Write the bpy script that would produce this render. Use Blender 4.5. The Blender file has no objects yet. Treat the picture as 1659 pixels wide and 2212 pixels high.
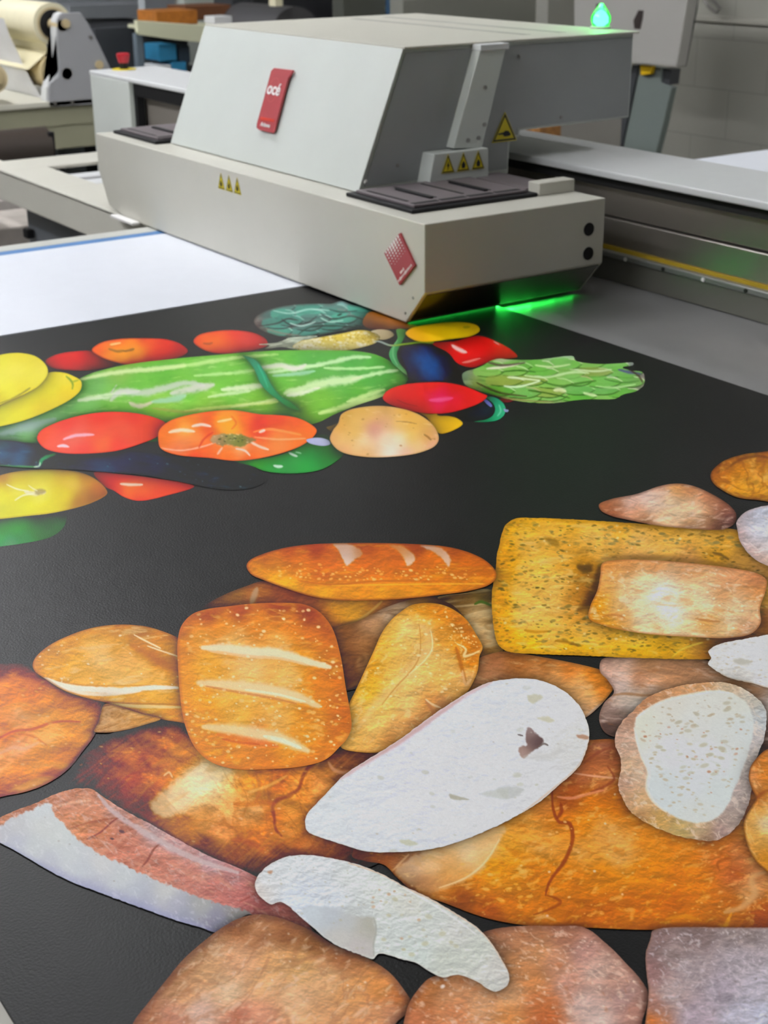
import bpy, bmesh, math, random
import numpy as np
from mathutils import Vector, Matrix

# ------------------------------------------------------------ camera, world, lights
SC = bpy.context.scene
COL = SC.collection
FPX, PITCH, ROLL, YAW = 3070.0, 0.39710224, -0.00933133, 0.58985813
ZB = 0.85                       # top of the printed board
CAM = np.array([0.0, 0.0, 1.43])
_M = np.array([[math.sin(YAW), -math.cos(YAW), 0], [math.cos(YAW), math.sin(YAW), 0], [0, 0, 1.0]])
_F0 = np.array([0, math.cos(PITCH), -math.sin(PITCH)]); _U0 = np.array([0, math.sin(PITCH), math.cos(PITCH)]); _R0 = np.array([1.0, 0, 0])
_c, _s = math.cos(ROLL), math.sin(ROLL)
CR = _M @ (_c * _R0 + _s * _U0); CU = _M @ (-_s * _R0 + _c * _U0); CF = _M @ _F0
cam_d = bpy.data.cameras.new('camera'); cam = bpy.data.objects.new('camera', cam_d); COL.objects.link(cam)
cam.matrix_world = Matrix(((CR[0], CU[0], -CF[0], CAM[0]), (CR[1], CU[1], -CF[1], CAM[1]), (CR[2], CU[2], -CF[2], CAM[2]), (0, 0, 0, 1)))
cam_d.sensor_fit = 'HORIZONTAL'; cam_d.sensor_width = 36; cam_d.lens = FPX / 1659 * 36
cam_d.clip_start = 0.02; cam_d.clip_end = 100
cam_d.dof.use_dof = True; cam_d.dof.focus_distance = 1.15; cam_d.dof.aperture_fstop = 20
SC.camera = cam
SC.view_settings.view_transform = 'Standard'; SC.view_settings.look = 'None'
SC.view_settings.gamma = 1; SC.view_settings.exposure = 0.0; SC.view_settings.use_curve_mapping = False
world = bpy.data.worlds.new('world'); SC.world = world; world.use_nodes = True
bg = world.node_tree.nodes['Background']; bg.inputs[0].default_value = (0.95, 0.97, 1.0, 1); bg.inputs[1].default_value = 0.09
TUBE = 56.0                     # strength of the ceiling tubes
TUBES = [(-1.9, -1.0), (-3.2, -1.0), (-4.9, -1.0), (-3.2, 1.1), (-4.8, 1.1), (-6.4, 1.1), (-8.0, 1.1), (-0.8, -1.7), (-1.6, 3.8)]   # fixtures: x, y (run along X); last two added to brighten near bed and back
CEIL = 3.0

# ------------------------------------------------------------ helpers
def ray(x, y): return CF + (x - 829.5) / FPX * CR - (y - 1106) / FPX * CU
def atz(x, y, z): d = ray(x, y); return CAM + d * (z - CAM[2]) / d[2]
def atx(x, y, X): d = ray(x, y); return CAM + d * (X - CAM[0]) / d[0]
def aty(x, y, Y): d = ray(x, y); return CAM + d * (Y - CAM[1]) / d[1]
def s2l(c):
    c = np.asarray(c, float)
    return np.where(c <= 0.04045, c / 12.92, ((c + 0.055) / 1.055) ** 2.4)
def hx(h): return np.array([int(h[i:i + 2], 16) / 255 for i in (0, 2, 4)])
def mat(name, color, rough=0.5, metal=0.0, noise=0.0, nscale=30, bump=0.0, bscale=200, emit=None, spec=0.5, trans=0):
    m = bpy.data.materials.new(name); m.use_nodes = True; nt = m.node_tree; b = nt.nodes['Principled BSDF']
    c = s2l(hx(color)) if isinstance(color, str) else color
    b.inputs['Base Color'].default_value = (*c, 1); b.inputs['Roughness'].default_value = rough; b.inputs['Metallic'].default_value = metal
    b.inputs['Specular IOR Level'].default_value = spec
    if trans: b.inputs['Transmission Weight'].default_value = trans
    tc = nt.nodes.new('ShaderNodeTexCoord')
    if noise:
        n = nt.nodes.new('ShaderNodeTexNoise'); n.inputs['Scale'].default_value = nscale; n.inputs['Detail'].default_value = 4
        nt.links.new(tc.outputs['Object'], n.inputs['Vector'])
        r = nt.nodes.new('ShaderNodeValToRGB'); r.color_ramp.elements[0].position = 0.3; r.color_ramp.elements[1].position = 0.7
        r.color_ramp.elements[0].color = (*(c * (1 - noise)), 1); r.color_ramp.elements[1].color = (*np.minimum(c * (1 + noise), 1), 1)
        nt.links.new(n.outputs['Fac'], r.inputs['Fac']); nt.links.new(r.outputs['Color'], b.inputs['Base Color'])
    if bump:
        n2 = nt.nodes.new('ShaderNodeTexNoise'); n2.inputs['Scale'].default_value = bscale
        nt.links.new(tc.outputs['Object'], n2.inputs['Vector'])
        bp = nt.nodes.new('ShaderNodeBump'); bp.inputs['Strength'].default_value = bump; bp.inputs['Distance'].default_value = 0.001
        nt.links.new(n2.outputs['Fac'], bp.inputs['Height']); nt.links.new(bp.outputs['Normal'], b.inputs['Normal'])
    if emit:
        b.inputs['Emission Color'].default_value = (*s2l(hx(emit[0])), 1); b.inputs['Emission Strength'].default_value = emit[1]
    return m
def tag(o, label=None, cat=None, group=None, kind=None):
    if label: o['label'] = label
    if cat: o['category'] = cat
    if group: o['group'] = group
    if kind: o['kind'] = kind
    return o
def empty(name, loc, label, cat, group=None):
    o = bpy.data.objects.new(name, None); COL.objects.link(o); o.location = loc; o.empty_display_size = .05
    bpy.context.view_layer.update()
    return tag(o, label, cat, group)
def link(name, me, m, parent=None, smooth=False):
    o = bpy.data.objects.new(name, me); COL.objects.link(o)
    if m is not None: me.materials.append(m)
    if smooth: me.polygons.foreach_set('use_smooth', [True] * len(me.polygons))
    if parent is not None:
        o.parent = parent
        off = Vector((0, 0, 0)); p = parent
        while p is not None: off += p.location; p = p.parent
        o.location = -off     # meshes are written in room coordinates
    return o
class MB:
    def __init__(s): s.bm = bmesh.new()
    def box(s, x0, x1, y0, y1, z0, z1, bev=0.0, seg=2):
        vs = [s.bm.verts.new((x, y, z)) for x in (x0, x1) for y in (y0, y1) for z in (z0, z1)]
        fs = [s.bm.faces.new([vs[i] for i in q]) for q in ((0, 1, 3, 2), (4, 6, 7, 5), (0, 4, 5, 1), (2, 3, 7, 6), (0, 2, 6, 4), (1, 5, 7, 3))]
        if bev:
            es = list({e for f in fs for e in f.edges})
            bmesh.ops.bevel(s.bm, geom=es, offset=bev, segments=seg, affect='EDGES', profile=0.5)
        return s
    def prism(s, pts, ext, bev=0.0, seg=2):
        # pts: closed list of 3d points in one plane; ext: extrusion vector
        a = [s.bm.verts.new(tuple(p)) for p in pts]; b = [s.bm.verts.new(tuple(np.array(p) + np.array(ext))) for p in pts]
        fs = [s.bm.faces.new(a), s.bm.faces.new(b[::-1])]
        n = len(a)
        for i in range(n): fs.append(s.bm.faces.new((a[i], b[i], b[(i + 1) % n], a[(i + 1) % n])))
        if bev:
            es = list({e for f in fs for e in f.edges})
            bmesh.ops.bevel(s.bm, geom=es, offset=bev, segments=seg, affect='EDGES', profile=0.5)
        return s
    def cyl(s, p0, p1, r0, r1=None, n=32, caps=True):
        r1 = r0 if r1 is None else r1
        p0 = Vector(p0); p1 = Vector(p1); d = (p1 - p0).normalized(); u = d.orthogonal().normalized(); v = d.cross(u)
        A = []; B = []
        for i in range(n):
            t = 2 * math.pi * i / n; w = u * math.cos(t) + v * math.sin(t)
            A.append(s.bm.verts.new(p0 + w * r0)); B.append(s.bm.verts.new(p1 + w * r1))
        for i in range(n): s.bm.faces.new((A[i], A[(i + 1) % n], B[(i + 1) % n], B[i]))
        if caps: s.bm.faces.new(A[::-1]); s.bm.faces.new(B)
        return s
    def ring(s, p0, p1, ro, ri, n=40):
        p0 = Vector(p0); p1 = Vector(p1); d = (p1 - p0).normalized(); u = d.orthogonal().normalized(); v = d.cross(u); L = []
        for p, r in ((p0, ro), (p1, ro), (p1, ri), (p0, ri)):
            L.append([s.bm.verts.new(p + (u * math.cos(2 * math.pi * i / n) + v * math.sin(2 * math.pi * i / n)) * r) for i in range(n)])
        for k in range(4):
            for i in range(n): s.bm.faces.new((L[k][i], L[k][(i + 1) % n], L[(k + 1) % 4][(i + 1) % n], L[(k + 1) % 4][i]))
        return s
    def lathe(s, c, prof, n=32):
        rows = [[s.bm.verts.new((c[0] + r * math.cos(2 * math.pi * i / n), c[1] + r * math.sin(2 * math.pi * i / n), c[2] + z)) for i in range(n)] for r, z in prof]
        for a, b in zip(rows, rows[1:]):
            for i in range(n): s.bm.faces.new((a[i], a[(i + 1) % n], b[(i + 1) % n], b[i]))
        s.bm.faces.new(rows[0][::-1]); s.bm.faces.new(rows[-1])
        return s
    def tube(s, pts, r, n=10):
        pts = [Vector(p) for p in pts]; rows = []
        for i, p in enumerate(pts):
            d = (pts[min(i + 1, len(pts) - 1)] - pts[max(i - 1, 0)]).normalized(); u = d.cross(Vector((0.13, 0.2, 0.97))).normalized(); v = d.cross(u)
            rows.append([s.bm.verts.new(p + (u * math.cos(2 * math.pi * k / n) + v * math.sin(2 * math.pi * k / n)) * r) for k in range(n)])
        for a, b in zip(rows, rows[1:]):
            for i in range(n): s.bm.faces.new((a[i], a[(i + 1) % n], b[(i + 1) % n], b[i]))
        s.bm.faces.new(rows[0][::-1]); s.bm.faces.new(rows[-1])
        return s
    def sheet(s, rows, th=0.002):
        # rows of 3d points -> a thin double surface
        def grid(off):
            return [[s.bm.verts.new(tuple(np.array(p) + off)) for p in r] for r in rows]
        A = grid(np.zeros(3)); B = grid(np.array([0, 0, -th])); nr, nc = len(rows), len(rows[0])
        for G, fl in ((A, 0), (B, 1)):
            for i in range(nr - 1):
                for j in range(nc - 1):
                    q = (G[i][j], G[i + 1][j], G[i + 1][j + 1], G[i][j + 1]); s.bm.faces.new(q[::-1] if fl else q)
        for i in range(nr - 1):
            for j in (0, nc - 1): s.bm.faces.new((A[i][j], B[i][j], B[i + 1][j], A[i + 1][j]))
        for j in range(nc - 1):
            for i in (0, nr - 1): s.bm.faces.new((A[i][j], A[i][j + 1], B[i][j + 1], B[i][j]))
        return s
    def build(s, name, m, parent=None, smooth=False):
        bmesh.ops.recalc_face_normals(s.bm, faces=s.bm.faces[:])
        me = bpy.data.meshes.new(name); s.bm.to_mesh(me); s.bm.free()
        if smooth:
            me.polygons.foreach_set('use_smooth', [True] * len(me.polygons))
            me.set_sharp_from_angle(angle=math.radians(35))
        return link(name, me, m, parent)
def text(name, body, size, origin, ux, uy, m, parent, depth=0.0004, bold=0.0):
    cu = bpy.data.curves.new(name, 'FONT'); cu.body = body; cu.size = size; cu.extrude = depth; cu.offset = bold
    cu.align_x = 'CENTER'; cu.align_y = 'CENTER'
    t = bpy.data.objects.new(name + '_tmp', cu); COL.objects.link(t)
    dg = bpy.context.evaluated_depsgraph_get(); me = bpy.data.meshes.new_from_object(t.evaluated_get(dg))
    bpy.data.objects.remove(t); bpy.data.curves.remove(cu)
    ux = Vector(ux).normalized(); uy = Vector(uy); uy = (uy - ux * uy.dot(ux)).normalized(); uz = ux.cross(uy)
    M = Matrix(((ux[0], uy[0], uz[0], origin[0]), (ux[1], uy[1], uz[1], origin[1]), (ux[2], uy[2], uz[2], origin[2]), (0, 0, 0, 1)))
    me.transform(M); me.name = name
    return link(name, me, m, parent)
# ------------------------------------------------------------ materials
M_FLOOR = mat('concrete_floor', '6f6d68', .6, noise=.15, nscale=3)
M_CEIL = mat('ceiling_tile', 'c9cac6', .9, noise=.03)
M_WOOD = mat('orange_wood', 'a8661e', .5, noise=.2, nscale=40)
M_BODY = mat('grey_powder_coat', 'c6c4b8', .42, noise=.015, nscale=12, bump=.15, bscale=900)
M_HOOD = mat('light_grey_powder_coat', 'c6cbc5', .42, noise=.02, nscale=9, bump=.15, bscale=900)
M_PANEL = mat('mid_grey_panel', '989b9a', .45, noise=.03, nscale=10)
M_PALE = mat('pale_grey_metal', 'd0d2d2', .4, noise=.015)
M_BLACK = mat('black_rubber', '121214', .6, spec=.3)
M_TRAY = mat('dark_grey_plastic', '6a6264', .45)
M_SHAD = mat('dark_metal_gap', '141414', .6)
M_SKIRT = mat('polished_skirt', '8a8880', .2, metal=.9)
M_ALU = mat('brushed_aluminium', 'b4aea6', .3, metal=.85, noise=.06, nscale=4)
M_RAIL = mat('dull_rail_steel', '8a8c88', .4, metal=.6)
M_YEL = mat('sign_yellow', 'd9c414', .45)
M_INK = mat('sign_black_ink', '14140f', .5)
M_YTAPE = mat('yellow_strip', 'a98d18', .5)
M_RED = mat('badge_red', 'a03c40', .35)
M_RED2 = mat('badge_orange_red', 'c03a2a', .3)
M_WHITE = mat('white_lettering', 'e8e6e4', .5)
M_SCREW = mat('screw_steel', '9a9894', .3, metal=.8)
M_TABLE = mat('grey_bed_surface', '7e7e7d', .34, noise=.12, nscale=5)
M_RIM = mat('pale_bed_rim', 'bfc0b8', .5)
M_BLUE = mat('blue_masking_tape', '3f72a8', .55, noise=.06, nscale=30)
M_WB = mat('white_coated_board', 'e4e8f0', .42, noise=.01)
M_CREAM = mat('cream_roll_paper', 'e6dfbf', .55, noise=.03)
M_CREAMD = mat('tan_roll_core', 'cbb98f', .6)
M_FILM = mat('pale_backing_film', 'd9dade', .25, noise=.05, nscale=6)
M_BEAM = mat('olive_grey_beam', '98977f', .5)
M_CABD = mat('dark_cabinet_grey', '5b5f63', .5, noise=.05, nscale=3)
M_CABDD = mat('darker_cabinet_grey', '3b3d40', .55)
M_SHELF = mat('cream_shelf_tray', 'd9dabb', .5)
M_CARD = mat('teal_box', '2a7fa8', .45)
M_PAPER = mat('white_paper', 'dfe0e0', .7, noise=.05, nscale=8)
M_GREEN = mat('green_signal_lens', '20c850', .12, emit=('10ff40', .55), trans=.85)
M_GCORE = mat('green_signal_bulb', 'a0ffc0', .25, emit=('a0ffc0', 9.0))
M_GLED = mat('green_pinning_lamp', '20ff50', .3, emit=('30ff48', .3))
M_SAW = mat('warm_grey_sheet_metal', 'a4a29c', .5, noise=.03, nscale=2)
M_SLATE = mat('slate_grey_metal', '6f7874', .5, noise=.04, nscale=3)

def block_wall():
    m = bpy.data.materials.new('painted_block_wall'); m.use_nodes = True; nt = m.node_tree; b = nt.nodes['Principled BSDF']
    tc = nt.nodes.new('ShaderNodeTexCoord'); mp = nt.nodes.new('ShaderNodeMapping'); br = nt.nodes.new('ShaderNodeTexBrick')
    sp = nt.nodes.new('ShaderNodeSeparateXYZ'); cb = nt.nodes.new('ShaderNodeCombineXYZ')
    nt.links.new(tc.outputs['Object'], sp.inputs[0]); nt.links.new(sp.outputs['X'], cb.inputs['X']); nt.links.new(sp.outputs['Z'], cb.inputs['Y'])
    nt.links.new(cb.outputs[0], mp.inputs['Vector']); mp.inputs['Location'].default_value = (0.1, -0.126, 0)
    br.inputs['Scale'].default_value = 1; br.inputs['Brick Width'].default_value = .406; br.inputs['Row Height'].default_value = .203; br.inputs['Mortar Size'].default_value = .004
    br.inputs['Mortar Smooth'].default_value = .6
    c = s2l(hx('a7a69b')); br.inputs['Color1'].default_value = (*c, 1); br.inputs['Color2'].default_value = (*(c * .97), 1); br.inputs['Mortar'].default_value = (*(c * .78), 1)
    nt.links.new(mp.outputs[0], br.inputs['Vector']); nt.links.new(br.outputs['Color'], b.inputs['Base Color'])
    bp = nt.nodes.new('ShaderNodeBump'); bp.inputs['Strength'].default_value = .25; bp.inputs['Distance'].default_value = .003; bp.invert = True
    nt.links.new(br.outputs['Fac'], bp.inputs['Height']); nt.links.new(bp.outputs[0], b.inputs['Normal']); b.inputs['Roughness'].default_value = .6
    return m
M_WALL = block_wall()
M_WALL2 = mat('grey_painted_wall', '8d9196', .6, noise=.04, nscale=2)

# ------------------------------------------------------------ room
WY, WX = 4.7, -9.6
for nm, args, m in (('floor', (WX - .1, 3, -3, WY + .1, -.1, 0), M_FLOOR), ('ceiling', (WX - .1, 3, -3, WY + .1, CEIL, CEIL + .1), M_CEIL),
                    ('wall_back', (WX - .1, 3, WY, WY + .15, 0, CEIL), M_WALL), ('wall_left', (WX - .15, WX, -3, WY, 0, CEIL), M_WALL2)):
    tag(MB().box(*args).build(nm, m), kind='structure')
tag(MB().box(-5.6, 3, WY - .022, WY, 1.005, 1.03, .004).build('trim_1', mat('painted_conduit', 'a9a79c', .5)), kind='structure')
M_TUBE = mat('fluorescent_tube', 'ffffff', .5, emit=('fbfbff', TUBE))
for i, (x, y) in enumerate(TUBES):
    t = empty('ceiling_light', (x, y, CEIL), 'long white ceiling light fixture above the printer hall', 'light', 'long ceiling light fixtures')
    MB().box(x - .7, x + .7, y - .16, y + .16, CEIL - .05, CEIL - .001, .005).build('housing', M_PALE, t)
    for k in (-.08, .08): MB().cyl((x - .66, y + k, CEIL - .075), (x + .66, y + k, CEIL - .075), .019, n=16).build('tube', M_TUBE, t)

# ------------------------------------------------------------ printer table
TX0 = -2.668
t = empty('printer_table', (-1.2, 1.0, 0), 'long flat grey printer bed with a pale rim running under the gantry', 'table')
MB().box(TX0 + .048, .9, -.3, 2.35, .80, .845, .002).build('bed_surface', M_TABLE, t)
MB().box(TX0, TX0 + .047, -.3, 1.62, .79, .851, .003).build('rim', M_RIM, t)
MB().box(TX0 + .05, .85, -.25, 2.3, .70, .80, .004).build('frame', M_BODY, t)
for x in (-2.45, -.9, .65):
    for y in (-.1, 2.15): MB().box(x - .04, x + .04, y - .04, y + .04, 0, .70, .004).build('leg', M_BODY, t)
MB().box(-.95, .8, .1605, .166, .845, .8465).build('edge_gap', M_SHAD, t)
tag(MB().box(-2.6195, -2.5905, -.28, 1.6, .8452, .8506).build('tape_strip', M_BLUE), 'strip of blue masking tape along the far rim beside the white board', 'tape')
tag(MB().box(-2.589, -2.0535, -.26, 1.398, .8452, .8508, .0006).build('white_board', M_WB), 'blank white board on the printer bed under the carriage', 'board')
pt = empty('side_table', (-2.1, 2.8, 0), 'pale side table standing behind the gantry near the block wall', 'table')
MB().box(-2.64, -1.0, 2.55, 3.03, .82, .845, .003).build('tabletop', M_RIM, pt)
for x in (-2.6, -1.08):
    for y in (2.58, 2.96): MB().box(x, x + .04, y, y + .04, 0, .82, .003).build('leg', M_BODY, pt)
tag(MB().box(-2.62, -1.1, 2.57, 2.985, .8452, .8508, .0006).build('white_board', M_WB), 'blank white sheet on the side table behind the gantry', 'board')

# ------------------------------------------------------------ gantry
g = empty('printer_gantry', (-2.4, 1.76, 0), 'long grey gantry beam of the flatbed printer crossing the bed', 'gantry')
MB().box(-3.958, .9, 1.655, 1.862, 1.021, 1.0335, .003, 3).build('top_cover', M_PALE, g)
MB().box(-3.1, .88, 1.672, 1.85, 1.003, 1.0212).build('cover_shadow_strip', M_SHAD, g)
MB().box(-3.1, .88, 1.688, 1.84, .952, 1.003, .002).build('beam', M_ALU, g)
MB().box(-3.1, .88, 1.684, 1.84, .902, .9495, .002).build('beam', M_ALU, g)
MB().box(-3.1, .88, 1.694, 1.835, .947, .955).build('groove', M_SHAD, g)
MB().box(-3.1, .88, 1.68, 1.84, .896, .9022).build('yellow_strip', M_YTAPE, g)
MB().box(-3.1, .88, 1.668, 1.84, .886, .8962, .002).build('linear_rail', M_RAIL, g)
MB().box(-3.1, .88, 1.672, 1.835, .8468, .886).build('lower_beam', mat('lower_beam_grey', '77756d', .3, metal=.4), g)
for k in range(14): MB().cyl((-1.93 + .09 * k, 1.6685, .8905), (-1.93 + .09 * k, 1.6665, .8905), .0035, n=14).build('screw', M_INK if k % 2 else M_WHITE, g)
# end portal
po = MB(); po.box(-3.955, -3.695, 1.655, 1.862, 0.0, 1.0225, .003)
po.build('end_post', M_HOOD, g)
MB().box(-3.70, -3.05, 1.668, 1.68, .985, 1.0213).build('window_frame', M_BLACK, g)
MB().box(-3.695, -3.05, 1.70, 1.72, .90, .9855).build('back_panel', mat('taupe_panel', '7e7871', .5), g)
MB().box(-3.697, -3.675, 1.668, 1.69, .885, .99).build('window_frame', M_BLACK, g)
MB().box(-3.69, -3.05, 1.66, 1.85, .80, .9, .002).build('lower_beam', mat('taupe_panel_low', '6f6a64', .5), g)
es = MB(); ec = atz(268, 150, 1.0335)
MB().cyl((ec[0], ec[1], 1.0335), (ec[0], ec[1], 1.0355), .034, n=32).build('yellow_disc', M_YEL, g)
MB().lathe((ec[0], ec[1], 1.0355), [(.012, 0), (.012, .016)]).build('button_neck', M_BLACK, g)
MB().lathe((ec[0], ec[1], 1.0515), [(.014, 0), (.016, .006), (.0195, .022), (.019, .025), (.015, .027)]).build('emergency_stop_button', mat('button_red', 'a01a26', .35), g, smooth=True)

# ------------------------------------------------------------ service station at the end of the bed
st = empty('service_station', (-3.16, 1.5, 0), 'low grey service station behind the far end of the bed with a recessed tray', 'cabinet')
MB().prism([(-3.9, 1.216, .8535), (-2.675, 1.216, .8535), (-2.675, 1.216, .777), (-3.9, 1.216, .777)], (0, .06, 0), .004).build('front_panel', M_BODY, st)
top = MB()
top.box(-3.655, -3.50, 1.216, 1.64, .845, .8542, .002); top.box(-3.19, -2.675, 1.216, 1.64, .845, .8542, .002)
top.box(-3.502, -3.188, 1.216, 1.33, .845, .8542, .002); top.box(-3.502, -3.188, 1.60, 1.64, .845, .8542, .002)
top.build('top_panel', M_BODY, st)
MB().box(-3.50, -3.19, 1.33, 1.60, .80, .812).build('tray', M_TRAY, st)
for k in range(3): MB().box(-3.47 + .1 * k, -3.41 + .1 * k, 1.36, 1.58, .812, .835, .003).build('wiper', M_PALE, st)
MB().box(-3.6, -2.98, 1.3, 1.6, 0, .777).build('cabinet_body', M_CABD, st)
MB().box(-2.80, -2.69, 1.19, 1.208, .852, .858, .0015).build('guide_strip', M_WHITE, st)

# ------------------------------------------------------------ printer carriage
c = empty('printer_carriage', (-2.29, 1.4, .855), 'large grey print head carriage with slanted hood spanning the bed', 'printer carriage')
X0, X1, Y0, Y1, ZT = -2.89, -1.695, 1.211, 1.565, 1.013
prof = [(X0, ZT), (X0, .939), (-2.850, .868), (-2.764, .8545), (-1.7445, .8545), (X1, .909), (X1, ZT)]
MB().prism([(x, Y0, z) for x, z in prof], (0, Y1 - Y0, 0), .0018, 2).build('base_housing', M_BODY, c)
# polished chamfer plate under the right end
dx, dz = X1 + 1.7445, .909 - .8545; L = math.hypot(dx, dz); nx, nz = dz / L, -dx / L
a0 = np.array([-1.7445, 0, .8545]) + np.array([dx, 0, dz]) * .06; a1 = np.array([-1.7445, 0, .8545]) + np.array([dx, 0, dz]) * .95
q = [(p[0] + nx * o, Y0 + .006, p[2] + nz * o) for p, o in ((a0, .0002), (a1, .0002), (a1, .0012), (a0, .0012))]
MB().prism(q, (0, Y1 - Y0 - .012, 0)).build('chamfer_plate', M_SKIRT, c)
for zz, yy in ((.967, 1.532), (.928, 1.533)): MB().cyl((X1 - .001, yy, zz), (X1 + .0012, yy, zz), .0105, n=28).build('rubber_plug', M_BLACK, c)
for x, z in ((-1.7245, .897), (-1.745, .869)): MB().cyl((x, Y0 + .001, z), (x, Y0 - .0008, z), .0022, n=12).build('screw', M_SCREW, c)
MB().box(-1.797, -1.768, 1.489, 1.563, ZT, 1.0335, .0015).build('corner_block', M_BODY, c)

def tray(x0, x1, y0, y1, name='service_tray'):
    t_ = MB().box(x0, x1, y0, y1, ZT, ZT + .006, .0015).build(name, M_BLACK, c)
    MB().box(x0 + .012, x1 - .012, y0 + .012, y1 - .012, ZT + .006, ZT + .0105, .001).build('tray_lid', M_TRAY, t_)
    n = 4
    for k in range(n):
        ya = y0 + .016 + (y1 - y0 - .032) * k / n; yb = y0 + .016 + (y1 - y0 - .032) * (k + 1) / n - .006
        MB().box(x1 - .028, x1 - .018, ya, yb, ZT + .0105, ZT + .0112).build('slot', M_SHAD, t_)
        MB().box(x0 + .03, x1 - .045, ya + .004, ya + .009, ZT + .0105, ZT + .0112).build('slot', M_SHAD, t_)
        if k % 2: MB().box(x0 + .05, x1 - .04, ya - .008, ya - .001, ZT + .0105, ZT + .0135, .0006).build('rib', M_BLACK, t_)
tray(-1.955, -1.768, 1.240, 1.486)
MB().box(-1.955, -1.80, 1.487, 1.553, ZT, ZT + .008, .0015).build('tray_extension', M_TRAY, c)
tray(-2.865, -2.66, 1.240, 1.50)

# hood
hp = [(1.272, ZT), (1.362, 1.2325), (1.864, 1.2325), (1.864, 1.0865), (1.607, 1.0865), (1.607, 1.074), (1.585, 1.074), (1.585, ZT)]
HX0, HX1 = -2.648, -1.968
MB().prism([(HX0, y, z) for y, z in hp], (HX1 - HX0, 0, 0), .002, 2).build('hood', M_HOOD, c)
# folded lip of the hood panels framing the recessed end sheet
hn = np.array([0, -(1.2325 - ZT), (1.362 - 1.272)]); hn /= np.linalg.norm(hn)
def onhood(x, y, off=0.0):
    d = ray(x, y); p0 = np.array([0, 1.272, ZT]) + hn * off
    return CAM + d * ((p0 - CAM) @ hn) / (d @ hn)
hu = np.array([0, 1.362 - 1.272, 1.2325 - ZT]); hu /= np.linalg.norm(hu)
sk = .004
f0 = np.array([0, 1.272, ZT + .001]); f1 = np.array([0, 1.362, 1.2325])
MB().prism([(HX0 - sk, *(f0 + hn * .0005)[1:]), (HX1 + sk, *(f0 + hn * .0005)[1:]), (HX1 + sk, *(f1 + hn * .0005)[1:]), (HX0 - sk, *(f1 + hn * .0005)[1:])], hn * .0022, .0008).build('front_sheet', M_HOOD, c)
MB().box(HX0 - sk, HX1 + sk + .002, 1.3615, 1.872, 1.2327, 1.2362, .001).build('roof_sheet', M_BODY, c)
for yy in (1.66, 1.74): MB().box(HX0 + .06, HX1 - .06, yy, yy + .018, 1.2362, 1.2366).build('roof_groove', mat('roof_groove_grey', 'a3a29a', .5), c)
ep = [(1.284, 1.022), (1.366, 1.2265), (1.86, 1.2265), (1.86, 1.090), (1.603, 1.090), (1.603, 1.078), (1.581, 1.078), (1.581, 1.022)]
MB().prism([(HX1 + .0002, y, z) for y, z in ep], (.0012, 0, 0)).build('end_sheet', M_PANEL, c)
for pa, pb in (((803, 395), (800, 412)),):
    p = onhood(790, 393, .003); MB().cyl(p, p + hn * .002, .004, n=12).build('screw', M_SCREW, c)
# slanted cable channel on the end
ch = [(1.448, 1.071), (1.502, 1.229), (1.556, 1.229), (1.508, 1.066)]
MB().prism([(HX1 + .0014, y, z) for y, z in ch], (.022, 0, 0), .0015).build('cable_channel', M_HOOD, c)
MB().box(HX1 + .0014, HX1 + .027, 1.499, 1.559, 1.2235, 1.2335, .0012).build('channel_cap', M_PALE, c)
for yy, zz in ((1.512, 1.165), (1.512, 1.105), (1.478, 1.082), (1.500, 1.084)): MB().cyl((HX1 + .023, yy, zz), (HX1 + .0255, yy, zz), .0035, n=14).build('screw', M_SCREW, c)
for yy, zz in ((1.60, 1.208), (1.70, 1.1), (1.35, 1.05)): MB().cyl((HX1 + .001, yy, zz), (HX1 + .0025, yy, zz), .003, n=12).build('screw', M_SCREW, c)
# box with three signs
XC = -1.932
cq = [atx(926, 410, XC), atx(1055, 402, XC), atx(1055, 315, XC), atx(939, 333, XC)]; cq[0][2] = cq[1][2] = ZT + .002; cq[2][2] = cq[3][2]
cv = MB().prism(cq, (HX1 + .001 - XC, 0, 0), .0015).build('connector_box', M_HOOD, c)
def tri(name, P, U, V, N, w, h, parent, motif):
    # triangular warning sign: yellow plate, black rim and black motif, lying on a surface (P centre, U right, V up, N out)
    P, U, V, N = [np.array(a, float) for a in (P, U, V, N)]
    tp = lambda u, v, o: tuple(P + U * u * w / 2 + V * v * h / 2 + N * o)
    s_ = MB().prism([tp(-1.0, -1, .0002), (tp(1.0, -1, .0002)), tp(0, 1, .0002)], N * .0005).build(name, M_YEL, parent)
    r = MB(); o = [(-.93, -.94), (.93, -.94), (0, .9)]; i = [(-.76, -.82), (.76, -.82), (0, .66)]
    vo = [r.bm.verts.new(tp(*a, .0009)) for a in o]; vi = [r.bm.verts.new(tp(*a, .0009)) for a in i]
    for k in range(3): r.bm.faces.new((vo[k], vo[(k + 1) % 3], vi[(k + 1) % 3], vi[k]))
    r.build('sign_border', M_INK, s_)
    q = MB()
    if motif == 'bolt': pts = [(.08, .3), (-.22, -.3), (-.02, -.26), (-.12, -.72), (.24, -.1), (.04, -.14)]
    elif motif == 'hand': pts = [(-.5, -.42), (-.1, -.36), (.05, -.26), (.3, -.3), (.42, -.45), (.5, -.5), (.42, -.62), (.2, -.66), (-.05, -.64), (-.15, -.5), (-.5, -.5)]
    else: pts = [(-.3, -.3), (.0, .1), (.3, -.3), (.22, -.68), (-.22, -.68)]
    q.prism([tp(a, b, .0008) for a, b in pts], N * .0004); q.build('sign_symbol', M_INK, s_)
    return s_
for px_, py_, mo in ((967, 353, 'bolt'), (1000, 349, 'heat'), (1032, 345, 'heat')):
    sp_ = atx(px_, py_, XC)
    tri('warning_sign', (XC + .0008, sp_[1], sp_[2]), (0, 1, 0), (0, 0, 1), (1, 0, 0), .0265, .031, c, mo)
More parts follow.
